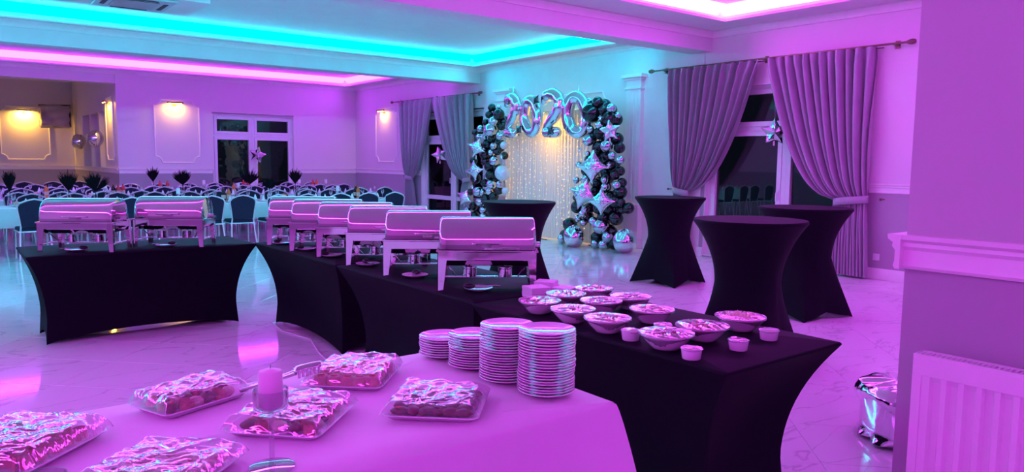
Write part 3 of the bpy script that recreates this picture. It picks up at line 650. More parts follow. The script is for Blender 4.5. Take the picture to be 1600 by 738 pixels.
def garland(name, label, data, cx, seed):
    rnd = random.Random(seed); y0 = sum(b[1] for b in data)/len(data)
    t = thing('balloon_column', label, 'balloons', (9.35, y0, 0))
    protos = {}
    for k, mname in (('b', 'bb'), ('s', 'bs'), ('c', 'bc'), ('p', 'bs')):
        prof = [(0.0001, -1.13), (.05, -1.12), (.035, -1.06), (.30, -.99), (.60, -.83), (.82, -.60), (.95, -.33), (1.0, 0), (.97, .27), (.86, .53), (.66, .77), (.38, .94), (.0001, 1.0)]
        protos[k] = MB().lathe(prof, 20).mesh('balloon', mname, 80)
    fill = [(9.50, cy+rnd.uniform(-.22, .22), z_, .115, 'b') for cy, z_ in FILL[name]]
    data = [(x, y, z, r*1.13, k) for x, y, z, r, k in data] + fill
    for x, y, z, r, k in data:
        o = place('balloon', protos[k], t, loc=(x-9.35, y-y0, max(z, r)))
        o.scale = (r, r, r); o.rotation_euler = (rnd.uniform(-.5, .5), PI/2 + rnd.uniform(-.6, .6), rnd.uniform(-.6, .6))
    z1 = 2.6
    MB().tube([(.14, cx-y0, 0.0), (.14, cx-y0, z1)], .02, 8).build('pole', 'black', t)
    MB().box(.0, .28, cx-y0-.15, cx-y0+.15, 0, .012).build('base_plate', 'black', t, smooth=False)
    # small star confetti and shiny bows tucked between the balloons
    for x, y, z in STARS[name]: star_mb(5, .055, .026, .014, na=6, ns=4).build('small_star', 'foil', t, loc=(x-9.35, y-y0, z))
    return t
FILL = {'r': [(9.45-.05*math.sin(k), .15+k*.085) for k in range(29)], 'l': [(12.85 - .25*max(0, k-14)/14, .15+k*.088) for k in range(28)]}
STARS = {'r': [(9.17, 9.32, 2.29), (9.16, 9.46, 1.69), (9.16, 9.80, 1.76), (9.17, 9.08, 1.48)], 'l': [(9.17, 12.84, 2.03), (9.17, 12.13, 1.62), (9.16, 13.15, .97), (9.15, 12.45, .66)]}
garland('r', 'tall column of black and chrome balloons right of the lit backdrop', BR, 9.5, 3)
garland('l', 'column of black and chrome balloons left of the lit backdrop, beside the far curtain', BL, 12.75, 4)
G4 = 'silver pointed star balloons on the arch columns'
star_balloon('large silver four-point star balloon at middle height of the right balloon column', (9.08, 9.38, 1.45), .34, 4, .36, 'foil', .55, 0, .75, 1.25, G4)
star_balloon('silver four-point star balloon on the backdrop side of the right balloon column', (9.08, 9.62, .97), .33, 4, .36, 'foil', .35, 0, .45, 1.25, G4)
star_balloon('silver four-point star balloon lowest on the right balloon column', (9.07, 9.14, .86), .27, 4, .36, 'foil', .6, 0, .8, 1.6, G4)
star_balloon('silver five-point star balloon near the top right of the right balloon column', (9.10, 9.0, 2.06), .20, 5, .5, 'foil', .5, 0, .15, 0, G4)
star_balloon('silver four-point star balloon highest on the left balloon column', (9.10, 12.92, 1.80), .25, 4, .38, 'foil', .55, 0, .4, 1.6, G4)
star_balloon('silver four-point star balloon at middle height of the left balloon column', (9.10, 12.97, 1.33), .25, 4, .38, 'foil', .75, 0, .9, 1.6, G4)
star_balloon('silver four-point star balloon lowest on the left balloon column', (9.10, 13.36, .74), .22, 4, .3, 'foil', .45, 0, .3, 1.6, G4)
for loc, lab in (((9.16, 11.04, 2.70), 'black star balloon on the top of the number zero'), ((9.16, 11.56, 2.15), 'black star balloon at the foot between first two and zero'), ((9.16, 10.62, 2.10), 'black star balloon at the foot of the second number two')):
    star_balloon(lab, loc, .13, 4, .36, 'bfoil', 0, 0, .1, 1.4, 'black star balloons on the numbers')
# crumpled foil weights at the foot of the right column
def orb(label, loc, R, seed):
    rnd = random.Random(seed); p = [rnd.uniform(0, 6) for _ in range(8)]
    def fn(u, v):
        a = 2*PI*u; t_ = PI*v; q = 1 + .03*math.sin(5*a+p[0])*math.sin(t_) + .02*math.sin(4*t_+p[1]+2*a) + .008*math.sin(15*a+4*t_+p[2])
        if v < .3: q *= 1 + .10*math.sin(14*a+p[3])*(0.3-v)/.3
        return (R*q*math.sin(t_)*math.cos(a), R*q*math.sin(t_)*math.sin(a), R*(1+math.cos(t_)*q*1.0))
    o = MB().grid(fn, 56, 26, wrap=True).build('foil_balloon', 'foil', smooth=60, loc=loc); tag(o, label, 'balloon', 'round foil balloons on the floor')
orb('round silver foil balloon on the floor at the backdrop side of the right column', (9.12, 9.86, 0.0), .19, 1)
orb('round silver foil balloon on the floor nearest the white pilaster', (9.22, 8.72, 0.0), .20, 2)

# silver foil numbers 2 0 2 0
def smooth_path(pts, n):
    P = [Vector(p) for p in pts]; out = []
    for i in range(len(P)-1):
        p0, p1, p2, p3 = P[max(0, i-1)], P[i], P[i+1], P[min(len(P)-1, i+2)]
        for k in range(n):
            t_ = k/n; out.append(.5*((2*p1)+(-p0+p2)*t_+(2*p0-5*p1+4*p2-p3)*t_*t_+(-p0+3*p1-3*p2+p3)*t_**3))
    return out+[P[-1]]
def number(d, label, loc, s, rz=0.0, lean=0.0, wd=1.0):
    t = thing('number_balloon', label, 'balloon', loc, rz, 'silver number balloons over the backdrop')
    if d == 2:   # local: +x faces away from the viewer, text runs towards -y
        p = smooth_path([(-.24, .20), (-.20, .33), (-.02, .40), (.17, .33), (.21, .17), (.12, .0), (-.06, -.17), (-.21, -.33)], 7)
        paths = [(p, False, .12), (smooth_path([(-.22, -.345), (-.05, -.35), (.12, -.345), (.26, -.345)], 5), False, .115)]
    else:
        paths = [([(.205*math.cos(a), .335*math.sin(a)) for a in [2*PI*k/40 for k in range(40)]], True, .125)]
    mb = MB()
    for p, cl, r in paths:
        P3 = [(0.0, -q[0]*s*wd, q[1]*s + lean*q[0]*s*0) for q in p]; n = len(P3)
        rr = []
        for i in range(n):
            e = 1.0 if cl else min(1.0, .35 + 3.2*min(i+.3, n-1-i+.3)/n); rr.append(r*s*e*(1+.03*math.sin(i*.9)))
        mb.tube(P3, rr, 14, closed=cl, up=(1, 0, 0))
    mb.xf(Matrix.Rotation(lean, 4, 'X')).build('foil_body', 'foil', t, smooth=75)
    MB().tube([(.02, 0, .38*s), (.05, 0, .38*s+.25)], .002, 5).build('ribbon', 'foil', t)
    return t
number(2, 'silver foil number two, first figure of the year from the left', (9.30, 11.98, 2.42), .92, -.15, .10)
number(0, 'silver foil number zero between the two number twos', (9.32, 11.36, 2.40), .92, .1, -.16)
number(2, 'silver foil number two, third figure of the year', (9.28, 10.72, 2.41), .95, .05, 0.03)
number(0, 'silver foil number zero next to the right balloon column', (9.38, 10.12, 2.38), .98, .35, -.18)
# frame carrying the backdrop
t = thing('backdrop_stand', 'thin black stand carrying the white lit backdrop', 'stand', (9.70, 11.2, 0))
for y in (-1.35, 1.35): MB().tube([(0, y, 0), (0, y, 2.5)], .016, 8).build('pole', 'black', t); MB().box(-.2, .2, y-.03, y+.03, 0, .015).build('base_plate', 'black', t, smooth=False)
MB().tube([(0, -1.35, 2.5), (0, 1.35, 2.5)], .016, 8).build('crossbar', 'black', t)
t = thing('backdrop_curtain', 'white sheer backdrop hanging in folds inside the balloon arch', 'curtain', (9.60, 11.2, 0))
def drape(y0, y1, seed):
    rnd = random.Random(seed); p = rnd.uniform(0, 6); n = (y1-y0)/.085
    def fn(u, v): return (.022*math.sin(2*PI*n*u+p+.5*math.sin(3*v))*(1-.2*v)+.008*math.sin(2*PI*n*2.3*u), y0+(y1-y0)*u, 2.5-v*2.47)
    return MB().grid(fn, int(n*9), 10)
for i, (a, b) in enumerate(((-1.32, -.42), (-.44, .48), (.46, 1.32))): drape(a, b, i).build('panel', 'sheer', t, smooth=180, fix=False)
# fairy lights: one string of bulbs per drop
bulb = MB().ball((0, 0, 0), .010, 6, 4).mesh('bulb', 'fairy', True)
rnd = random.Random(5)
yset = [-1.15, -1.02, -.93, -.72, -.60, -.52, -.40, -.05, .12, .30, .44, .58, .72, .84, 1.0, 1.12, 1.25]
for i, y in enumerate(yset):
    yy = 11.2+y
    s_ = thing('fairy_light_string', 'warm fairy light string, %s from the right balloon column, hanging over the white backdrop' % ORD[i], 'fairy lights', (9.545, yy, 2.46), 0, 'fairy light strings on the backdrop')
    MB().tube([(0, 0, 0), (.003, .01, -1.1), (0, 0, -2.25)], .0015, 4).build('wire', 'sheer', s_)
    bm_ = MB(); n = 20 if i % 3 else 26
    for k in range(n):
        bm_.ball((-.012, rnd.uniform(-.03, .03), -.05-2.15*k/n-rnd.uniform(0, .08)), rnd.uniform(.0058, .0085), 6, 4)
    bm_.build('bulbs', 'fairy', s_, smooth=True)['kind'] = 'stuff'

t = thing('rope_light', 'warm yellow rope light down the edge of the backdrop by the left balloon column', 'fairy lights', (9.80, 12.56, 0.05))
MB().tube([(0, 0, 0), (0, .01, 1.2), (0, 0, 2.35)], .012, 8).build('light_tube', 'rope', t); MB().box(-.02, .02, -.02, .02, -.045, 0).build('plug', 'black', t, smooth=False)
# silver wrapped pouf behind the corner wall
t = thing('foil_bucket', 'silver foil wrapped bucket with crumpled top on the floor by the corner wall', 'bucket', (4.24, 1.83, 0))
def wrap(u, v):
    a = 2*PI*u; q = (abs(math.cos(a+.7))**4+abs(math.sin(a+.7))**4)**-.25
    r = .215*(q*.6+.4)*(1.0+.04*v) + .002*math.sin(7*a+5*v)
    z = .02+.27*v
    if v < .12: r += .02*math.sin(9*a)*(.12-v)/.12+.012
    return (r*math.cos(a), r*math.sin(a), z)
MB().grid(wrap, 64, 14, wrap=True).build('foil_side', 'foil', t, smooth=60)
rnd = random.Random(9)
def top(u, v):
    a = 2*PI*u; q = (abs(math.cos(a+.7))**4+abs(math.sin(a+.7))**4)**-.25
    if v < .5: s = v*2; r = .225*s*(q*.6+.4); z = 0.335+.012*math.sin(3*a+5*s)-.02*s+.005*math.sin(13*a+4*s)*s
    else: s = (v-.5)*2; r = (.225+.025*math.sin(math.pi*s))*(q*.6+.4)+.006*math.sin(23*a+2)*s; z = .312-.085*s*(1+.3*math.sin(4*a))
    return (r*math.cos(a), r*math.sin(a), z)
MB().grid(top, 110, 22, wrap=True).build('foil_top', 'crinkle', t, smooth=30)

# ================================================================== BUFFET TABLES
TH = 0.75
def round_rect(L, W, r, n):     # unit loop: list of (x, y, cornerness) going round the rectangle
    out = []
    segs = [((-L/2, -W/2), (L/2, -W/2)), ((L/2, -W/2), (L/2, W/2)), ((L/2, W/2), (-L/2, W/2)), ((-L/2, W/2), (-L/2, -W/2))]
    for (x0, y0), (x1, y1) in segs:
        ln = math.hypot(x1-x0, y1-y0)
        for k in range(n):
            q = k/n; q = .5-.5*math.cos(PI*q)
            out.append((x0+(x1-x0)*q, y0+(y1-y0)*q, q, ln))
    return out
def spandex_table(label, cx, cy, L, W, rz=0.0):
    """stretch cover over a folding table: edges pull in to the four legs, hem arches between the feet"""
    t = thing('folding_table', label, 'table', (cx, cy, 0), rz, 'black covered buffet tables')
    NP = 18; loop = round_rect(L, W, .02, NP); NV = 16; vs = []; fs = []; N = len(loop)
    insx, insy = .155, .20
    def prof(h): return 1-(1-h)**2.3 if h < 1 else 1           # h: 0 at the top edge, 1 at the floor
    for j in range(NV+1):
        h = j/NV
        for x, y, q, ln in loop:
            mid = math.sin(PI*q)                                 # 0 at corners, 1 half way along a side
            hem = .07*mid**.6
            z = TH - .012 - (TH-.012-hem)*h
            e = prof(min(1, h*1.25)) - .10*max(0, h-.72)/.28
            sx = 1-(insx*2/L)*e; sy = 1-(insy*2/W)*e*(1-.0)
            bow = .03*mid*math.sin(PI*min(1, h*1.1))
            X, Y = x*sx, y*sy
            # long-side panels stay nearer the table edge than the corners do
            if abs(abs(y)-W/2) < 1e-6: Y = y*(1-(insy*2/W)*e*(.96+.04*mid)) - math.copysign(bow, y)
            if abs(abs(x)-L/2) < 1e-6: X = x*(1-(insx*2/L)*e*(.90+.10*mid)) - math.copysign(bow, x)
            vs.append((X, Y, z))
        for k in range(N):
            if j: a = (j-1)*N; b = j*N; fs.append((a+k, a+(k+1) % N, b+(k+1) % N, b+k))
    mb = MB().add(vs, fs)
    # top with a softly rounded edge
    rings = [(1.0, TH-.012), (.998, TH-.004), (.992, TH), (.5, TH), (.0001, TH)]; tv = []; tf = []
    for j, (s, z) in enumerate(rings):
        for x, y, q, ln in loop: tv.append((x*(1 if s > .9 else s) - (math.copysign((1-s)*.9, x) if s > .9 else 0), y*(1 if s > .9 else s) - (math.copysign((1-s)*.9, y) if s > .9 else 0), z))
        for k in range(N):
            if j: a = (j-1)*N; b = j*N; tf.append((a+k, b+k, b+(k+1) % N, a+(k+1) % N))
    mb.add(tv, tf); mb.build('stretch_cover', 'black_cloth', t, smooth=50)
    MB().box(-L/2+.08, L/2-.08, -W/2+.09, W/2-.09, TH-.04, TH-.014).build('tabletop', 'plastic', t, smooth=False)
    lg = MB().tube([(0, 0, .0), (0, 0, TH-.04)], .014, 8).mesh('leg', 'steel2')
    for sx in (-1, 1):
        for sy in (-1, 1): place('leg', lg, t, loc=(sx*(L/2-.19), sy*(W/2-.225), 0))
    return t
spandex_table('black stretch-covered table carrying two chafing dishes, standing apart on the left', 1.45, 7.28, 1.80, .84)
spandex_table('black stretch-covered buffet table at the far end of the chafing dish row', 2.76, 6.06, .80, 1.78)
spandex_table('black stretch-covered buffet table under the middle of the chafing dish row', 2.755, 4.25, .80, 1.78)
spandex_table('black stretch-covered buffet table with bowls, nearest the camera', 2.75, 2.50, .84, 1.68)

def cocktail(label, cx, cy, R, rot, Hh=1.10, tilt=0):
    t = thing('cocktail_table', label, 'table', (cx, cy, 0), rot, 'tall black cocktail tables')
    NA = 64; NV = 30
    def fn(u, v):
        a = 2*PI*u; h = v          # 0 top, 1 floor
        foot = max(0.0, 1-min(a % (PI/2), PI/2-a % (PI/2))/(PI/4))       # 1 over a foot, 0 between two feet
        hem = .07*(1-foot)**.7; z = (Hh-.03)*(1-h) + hem*h
        waist = R*.60
        if h < .45:
            q = h/.45; r = R*.985 - (R*.985-waist)*(1-(1-q)**2.1)
        else:
            q = (h-.45)/.55; rf = R*1.10*math.cos(PI/4)/math.cos(PI/4-min(a % (PI/2), PI/2-a % (PI/2))); r = waist + (rf-waist)*q**1.1
        sq = 1 - .10*(1-foot)*min(1, max(0, (h-.2)/.4))
        return (r*sq*math.cos(a), r*sq*math.sin(a), z)
    mb = MB().grid(fn, NA, NV, wrap=True)
    mb.build('stretch_cover', 'black_cloth', t, smooth=60)
    MB().lathe([(R*.985, Hh-.032), (R, Hh-.022), (R, Hh-.008), (R*.99, Hh), (R*.5, Hh), (.0001, Hh)], NA).build('tabletop', 'black_cloth', t, smooth=30)
    MB().tube([(0, 0, .05), (0, 0, Hh-.03)], .03, 10).build('pole', 'steel2', t)
    for k in range(4):
        a = k*PI/2; MB().tube([(0, 0, .06), (R*.5*math.cos(a), R*.5*math.sin(a), .04), (R*.98*math.cos(a), R*.98*math.sin(a), .012)], .012, 6).build('leg', 'steel2', t)
    return t
cocktail('tall black cocktail table between the balloon column and the near French door', 7.44, 6.26, .445, math.radians(50))
cocktail('tall black cocktail table nearest the buffet, in front of the French door', 5.08, 3.46, .435, math.radians(58))
cocktail('tall black cocktail table standing closest to the right curtain', 7.02, 4.14, .455, math.radians(35))
cocktail('tall black cocktail table right behind the nearest chafing dish, before the backdrop', 5.03, 6.33, .40, math.radians(50))

# white clothed table in front
WT = thing('buffet_table', 'rectangular table in front under the white cloth', 'table', (0.55, 2.14, 0))
MB().box(-1.17, 1.17, -.43, .43, .715, .742).build('tabletop', 'wood', WT, smooth=False)
lg = MB().tube([(0, 0, 0), (0, 0, .72)], .018, 8).mesh('leg', 'steel2')
for sx in (-1.05, 0, 1.05):
    for sy in (-.36, .36): place('leg', lg, WT, loc=(sx, sy, 0))
def cloth_mesh(L, W, zt, drop, seed, amp=.02, sub=1.0, flare=.05):
    loop = round_rect(L, W, 0, 44); N = len(loop); rnd = random.Random(seed); p = [rnd.uniform(0, 6) for _ in range(6)]
    vs = []; fs = []; rows = [0, .015, .05, .12, .25, .4, .55, .7, .85, 1.0]
    for j, h in enumerate(rows):
        for k, (x, y, q, ln) in enumerate(loop):
            s = k/N*2*(L+W); mid = math.sin(PI*q); cor = math.exp(-(mid/.16)**2)
            w_ = amp*h**.8*(math.sin(s*9+p[0])+.6*math.sin(s*15+p[1]+2*h)+.4*math.sin(s*4+p[2])) + flare*h*.35 + cor*flare*h**.7*1.3
            nx = 0; ny = 0
            if abs(abs(y)-W/2) < 1e-6: ny = math.copysign(1, y)
            if abs(abs(x)-L/2) < 1e-6: nx = math.copysign(1, x)
            rr = .006 if j == 0 else 0
            X = x + nx*w_ - nx*rr; Y = y + ny*w_ - ny*rr
            vs.append((X, Y, zt - drop*h - (0 if j else 0) + (0 if j else .0)))
        for k in range(N):
            if j: a = (j-1)*N; b = j*N; fs.append((a+k, b+k, b+(k+1) % N, a+(k+1) % N))
    o = len(vs)
    for s in (.7, .35, .0001):
        for x, y, q, ln in loop: vs.append((x*s, y*s, zt+.002+.0012*math.sin(7*x)*math.sin(5*y+1)))
    base = [0] + [o+i*N for i in range(3)]
    for i in range(3):
        a, b = base[i], base[i+1]
        for k in range(N): fs.append((a+k, a+(k+1) % N, b+(k+1) % N, b+k))
    return MB().add(vs, fs)
o = cloth_mesh(2.40, .92, .748, .62, 2, .014, 1, .06).build('tablecloth', 'white_cloth', smooth=60, loc=(0.55, 2.14, 0)); tag(o, 'white cloth draped over the table in front, hanging to a loose corner fold', 'tablecloth')
T1 = .752

# ------------------------------------------------------------------ chafing dishes
def make_chafer(label, loc, rz):
    t = thing('chafing_dish', label, 'chafing dish', loc, rz, 'roll-top chafing dishes on the black tables')
    L, D = .60, .36
    for sx in (-1, 1):
        for sy in (-1, 1):
            x, y = sx*L/2, sy*D/2; w0, w1 = .062, .034; g = MB()
            # L-section leg, tapering towards the foot
            def plate(ax):
                if ax == 0: lo = [(x, y), (x-sx*w1, y), (x-sx*w1, y-sy*.004), (x, y-sy*.004)]; hi = [(x, y), (x-sx*w0, y), (x-sx*w0, y-sy*.004), (x, y-sy*.004)]
                else: lo = [(x, y), (x, y-sy*w1*.7), (x-sx*.004, y-sy*w1*.7), (x-sx*.004, y)]; hi = [(x, y), (x, y-sy*w0*.7), (x-sx*.004, y-sy*w0*.7), (x-sx*.004, y)]
                g.hexa([(a, b, 0) for a, b in lo], [(a, b, .245) for a, b in hi])
            plate(0); plate(1); g.build('leg', 'steel', t, smooth=False)
    # water pan with flared skirt
    p = MB()
    def ring(sx, sy, z): return [(-sx, -sy, z), (sx, -sy, z), (sx, sy, z), (-sx, sy, z)]
    rs = [ring(L/2-.05, D/2-.05, .150), ring(L/2-.04, D/2-.04, .158), ring(L/2-.025, D/2-.02, .185), ring(L/2-.025, D/2-.02, .235), ring(L/2+.008, D/2+.008, .238), ring(L/2+.008, D/2+.008, .250), ring(L/2-.02, D/2-.02, .250), ring(L/2-.02, D/2-.02, .235)]
    vs = [q for r in rs for q in r]; fs = [(3, 2, 1, 0)]
    for i in range(len(rs)-1):
        for k in range(4): fs.append((i*4+k, i*4+(k+1) % 4, i*4+4+(k+1) % 4, i*4+4+k))
    fs.append(tuple(4*(len(rs)-1)+k for k in range(4)))
    p.add(vs, fs).build('water_pan', 'steel', t, smooth=False, bevel=.003)
    fr = MB()
    for s in (-1, 1): fr.box(-L/2+.05, L/2-.05, s*(D/2-.001)-.002, s*(D/2-.001)+.002, .19, .242).box(s*(L/2-.001)-.002, s*(L/2-.001)+.002, -D/2+.05, D/2-.05, .19, .242)
    fr.build('frame_rail', 'steel', t, smooth=False)
    # roll-top lid
    NL = 26; pts = []
    for k in range(NL+1):
        a = PI*k/NL; pts.append((-math.copysign(abs(math.cos(a))**.82, math.cos(a))*(D/2-.012), .252 + .188*abs(math.sin(a))**.78))
    hx = L/2-.012
    def lid(u, v):
        y, z = pts[round(v*NL)]
        return ((u-.5)*2*hx, y, z)
    mb = MB()
    xs = [-hx, -hx+.004, -hx+.014, -hx+.04, -.1, .1, hx-.04, hx-.014, hx-.004, hx]; sc_ = [.955, .985, .998, 1, 1, 1, 1, .998, .985, .955]
    mb.grid(lambda u, v: (xs[round(u*9)], pts[round(v*NL)][0]*sc_[round(u*9)], .252+(pts[round(v*NL)][1]-.252)*sc_[round(u*9)]), 10, NL+1)
    for s, e in ((-1, 0), (1, 9)):   # slightly domed ends
        rings = [1, .8, .5, .02]; vs = []; fs = []
        for i, q in enumerate(rings):
            for k in range(NL+1): vs.append((s*(hx+.016*(1-q*q)), pts[k][0]*sc_[e]*q, .252+(pts[k][1]-.252)*sc_[e]*q))
            for k in range(NL):
                if i: a = (i-1)*(NL+1)+k; b = i*(NL+1)+k; fs.append((a, a+1, b+1, b) if s > 0 else (a, b, b+1, a+1))
        mb.add(vs, fs)
    mb.build('lid', 'lid', t, smooth=45)
    MB().tube([(-.085, -D/2-.012, .292), (-.07, -D/2-.034, .292), (.07, -D/2-.034, .292), (.085, -D/2-.012, .292)], .010, 10, flat=.5).box(-.03, .03, -D/2-.03, -D/2+.02, .270, .288).build('handle', 'steel', t)
    MB().lathe([(.012, -.02), (.02, -.02), (.02, .02), (.012, .02)], 12).xf(Matrix.Rotation(PI/2, 4, 'Y')).build('hinge', 'steel', t, loc=(L/2+.012, .03, .262))
    MB().box(-L/2+.05, L/2-.05, -.022, .022, .062, .068).box(-L/2, -L/2+.06, -.012, .012, .06, .07).box(L/2-.06, L/2, -.012, .012, .06, .07).build('burner_shelf', 'steel2', t, smooth=False)
    for s in (-1, 1):
        MB().box(-.012, .012, -D/2, D/2, .058, .064).build('shelf_rail', 'steel2', t, smooth=False, loc=(s*(L/2-.03), 0, 0))
        b = MB().lathe([(.036, 0), (.044, .002), (.044, .05), (.038, .052), (.038, .056), (.046, .058), (.046, .064), (.0001, .066)], 20).build('burner', 'steel', t, smooth=35, loc=(s*.11, -.02, .068))
        MB().tube([(0, -.045, .02), (0, -.10, .03)], .005, 6).build('handle', 'black', b)
    for s in (-1, 1): MB().tube([(s*(L/2-.03), -D/2+.04, .2), (s*(L/2-.11), -.06, .075)], .004, 6).build('brace', 'steel2', t)
    return t
CH = math.radians(-36)
u_ = Vector((math.cos(CH), math.sin(CH), 0)); v_ = Vector((-math.sin(CH), math.cos(CH), 0))
fls = [(2.375, 3.77), (2.385, 4.47), (2.39, 5.06), (2.40, 5.62), (2.385, 6.14), (2.385, 6.68)]
labs = ['nearest of the row, right of the napkin stacks', 'second from the camera in the long row', 'third from the camera in the long row', 'fourth from the camera in the long row', 'second from the far end of the long row', 'farthest of the long row']
ch0 = None
for (x, y), lab in zip(fls, labs):
    c_ = Vector((x, y, TH+.001)) + u_*.30 + v_*.18; lab = 'polished roll-top chafing dish, ' + lab
    if ch0 is None: lab = 'polished roll-top chafing dish nearest the camera, beside the napkin stacks'; ch0 = make_chafer(lab, c_, CH)
    else: dup(ch0, c_, CH, lab)
for (x, y), lab in (((.69, 7.20), 'left one of the pair on the separate left table'), ((1.40, 7.19), 'right one of the pair on the separate left table')):
    c_ = Vector((x, y, TH+.001)) + u_*.28 + v_*.16; dup(ch0, c_, math.radians(-33), 'polished roll-top chafing dish, ' + lab)

# saucers with black serving spoons in front of the chafing dishes
spots = [(2.60, 3.66, 'nearest chafing dish'), (2.55, 4.33, 'second chafing dish of the row'), (2.54, 5.0, 'third chafing dish of the row'), (2.53, 5.62, 'fourth chafing dish of the row'), (2.53, 6.14, 'fifth chafing dish of the row'), (2.53, 6.69, 'farthest chafing dish of the row'), (.93, 7.10, 'left chafing dish of the pair'), (1.62, 7.08, 'right chafing dish of the pair')]
saucer = MB().lathe([(.0001, .004), (.045, .004), (.05, .0), (.056, .002), (.075, .010), (.088, .016), (.089, .019), (.074, .014), (.05, .007), (.0001, .007)], 40).mesh('saucer', 'china', 60)
def spoon_parts(t):
    MB().ball((0, .055, .018), .034, 14, 8, (.85, 1.1, .5)).build('spoon_bowl', 'black', t)
    MB().tube([(0, .02, .016), (.0, -.03, .018), (.0, -.10, .022), (0, -.135, .022)], [.006, .006, .008, .007], 8, flat=.6).build('handle', 'steel2', t)
sp0 = None
for i, (x, y, wh) in enumerate(spots):
    o = place('saucer', saucer, loc=(x, y, TH+.001)); tag(o, 'white saucer under a black spoon, in front of the ' + wh, 'plate', 'saucers on the black buffet tables')
    a = [.9, -.7, -.2, .8, .5, .6, -1.3, -1.2][i]; lab = 'black serving spoon resting on the saucer before the ' + wh
    if sp0 is None: sp0 = thing('serving_spoon', lab, 'spoon', (x, y, TH+.009), a, 'black serving spoons on saucers'); spoon_parts(sp0)
    else: dup(sp0, (x, y, TH+.009), a, lab)

# ------------------------------------------------------------------ salad bowls under film
bowl_prof = [(.0001, .006), (.045, .006), (.05, .0), (.055, .001), (.062, .012), (.085, .04), (.104, .070), (.112, .078), (.112, .083), (.106, .082), (.098, .073), (.08, .045), (.055, .016), (.0001, .014)]
bowl_prof = [(r, z*.82) for r, z in bowl_prof]
bowl_me = MB().lathe(bowl_prof, 40).mesh('salad_bowl', 'china', 60)
def food_mesh(R, h, seed, m, z0):
    rnd = random.Random(seed); p = [rnd.uniform(0, 6) for _ in range(6)]
    def fn(u, v):
        a = 2*PI*u; r = R*v; z = h*(1-v*v) + .009*math.sin(7*a+p[0]+9*v)*v*(1-v)*4 + .007*math.sin(13*a+p[1]-17*v)*math.sin(PI*v) + .006*math.sin(23*v+p[2])
        return (r*math.cos(a), r*math.sin(a), z0+z*(1 if v < .98 else .2))
    return MB().grid(fn, 44, 14, wrap=True).mesh('salad', m, 70)
salads = [food_mesh(.094, .014, 1, 'salad1', .050), food_mesh(.094, .013, 2, 'salad2', .050), food_mesh(.094, .022, 3, 'egg', .052)]
def film_mesh(R, h, seed, z0, skirt=True):
    rnd = random.Random(seed); p = [rnd.uniform(0, 6) for _ in range(8)]
    def fn(u, v):
        a = 2*PI*u
        if v <= .6:
            s = v/.6; r = R*s; x, y = r*math.cos(a), r*math.sin(a)
            z = h*(1-s**2.2) + .0035*math.sin(55*(x*math.cos(p[0])+y*math.sin(p[0]))+p[1])*math.sin(PI*min(1, s+.2)) + .002*math.sin(120*(x*math.sin(p[2])+y*math.cos(p[2])))
            return (x, y, z0+z)
        s = (v-.6)/.4; g = math.sin(17*a+p[3])+.6*math.sin(29*a+p[4]); lf = .75+.25*math.sin(2*a+p[5])
        r = R*1.015 - R*.36*s*(.9+.1*lf) + .004*g*s + .004
        return (r*math.cos(a), r*math.sin(a), z0-.004-.6*z0*s*lf+.003*g*s)
    return MB().grid(fn, 96, 26, wrap=True).mesh('cling_film', 'film', 70)
films = [film_mesh(.111, .005, k, .068) for k in range(3)]
steelspoon = MB().tube([(-.082, -.012, .0725), (-.02, 0, .073), (.045, .008, .0705)], [.0055, .005, .004], 8, flat=.5).ball((.062, .010, .0665), .018, 10, 6, (1.25, .8, .4)).mesh('spoon', 'plastic')
def hide(x, y): return None
bowls = [(2.475, 2.93, 0, 'nearest the napkins, with a pink scoop on top'), (2.72, 3.00, 1, 'between the napkins and the farthest bowl'), (2.975, 3.04, 0, 'farthest back, by the table edge'),
         (2.74, 2.745, 1, 'in the middle of the back group'), (2.955, 2.735, 1, 'on the far edge behind the middle bowls'), (2.465, 2.665, 1, 'on the near edge, in front of the napkin stacks'),
         (2.455, 2.415, 0, 'on the near edge behind the first ramekin'), (2.785, 2.435, 0, 'on the far side halfway along the table'),
         (2.44, 2.05, 1, 'largest looking, beside the three ramekins'), (2.69, 2.055, 0, 'with a bright spoon handle across its film'), (3.00, 2.075, 2, 'at the front far corner of the black table')]
for i, (x, y, k, wh) in enumerate(bowls):
    sc_ = 1.0 if i < 8 else 1.06
    o = place('salad_bowl', bowl_me, loc=(x, y, TH+.001), rz=i*.7); o.scale = (sc_, sc_, 1); tag(o, 'white salad bowl under cling film, ' + wh, 'bowl', 'film-covered salad bowls')
    place('salad', salads[k], o); place('cling_film', films[i % 3], o, rz=i*1.1)
    if i != 10:
        s = place('serving_spoon', steelspoon, loc=(x+.004, y-.01, TH+.002), rz=-.25+.3*math.sin(i*2.0)); tag(s, 'spoon in the bowl ' + wh, 'spoon', 'spoons in the salad bowls')
ram_me = MB().lathe([(.0001, .004), (.032, .004), (.036, 0), (.038, .003), (.042, .035), (.043, .043), (.041, .045), (.038, .040), (.035, .015), (.0001, .012)], 30).mesh('ramekin', 'china', 50)
sauce_me = MB().lathe([(.037, .036), (.02, .038), (.0001, .037)], 24).mesh('sauce', 'salad1')
rfilm = [film_mesh(.0425, .004, 10+k, .046) for k in range(2)]
for i, (x, y, wh) in enumerate(((2.425, 2.24, 'left of the largest bowl'), (2.635, 2.235, 'half hidden behind the largest bowl'), (2.39, 1.875, 'nearest the camera, in front of the largest bowl'), (2.67, 1.85, 'alone near the front edge of the black table'), (2.94, 1.88, 'with twisted film tails at the front right of the table'))):
    o = place('ramekin', ram_me, loc=(x, y, TH+.001), rz=i*1.3); tag(o, 'small white film-wrapped ramekin ' + wh, 'ramekin', 'film-covered ramekins')
    place('sauce', sauce_me, o); f = place('cling_film', rfilm[i % 2], o); f.scale = (1, 1, .75); f.location = (0, 0, .012)
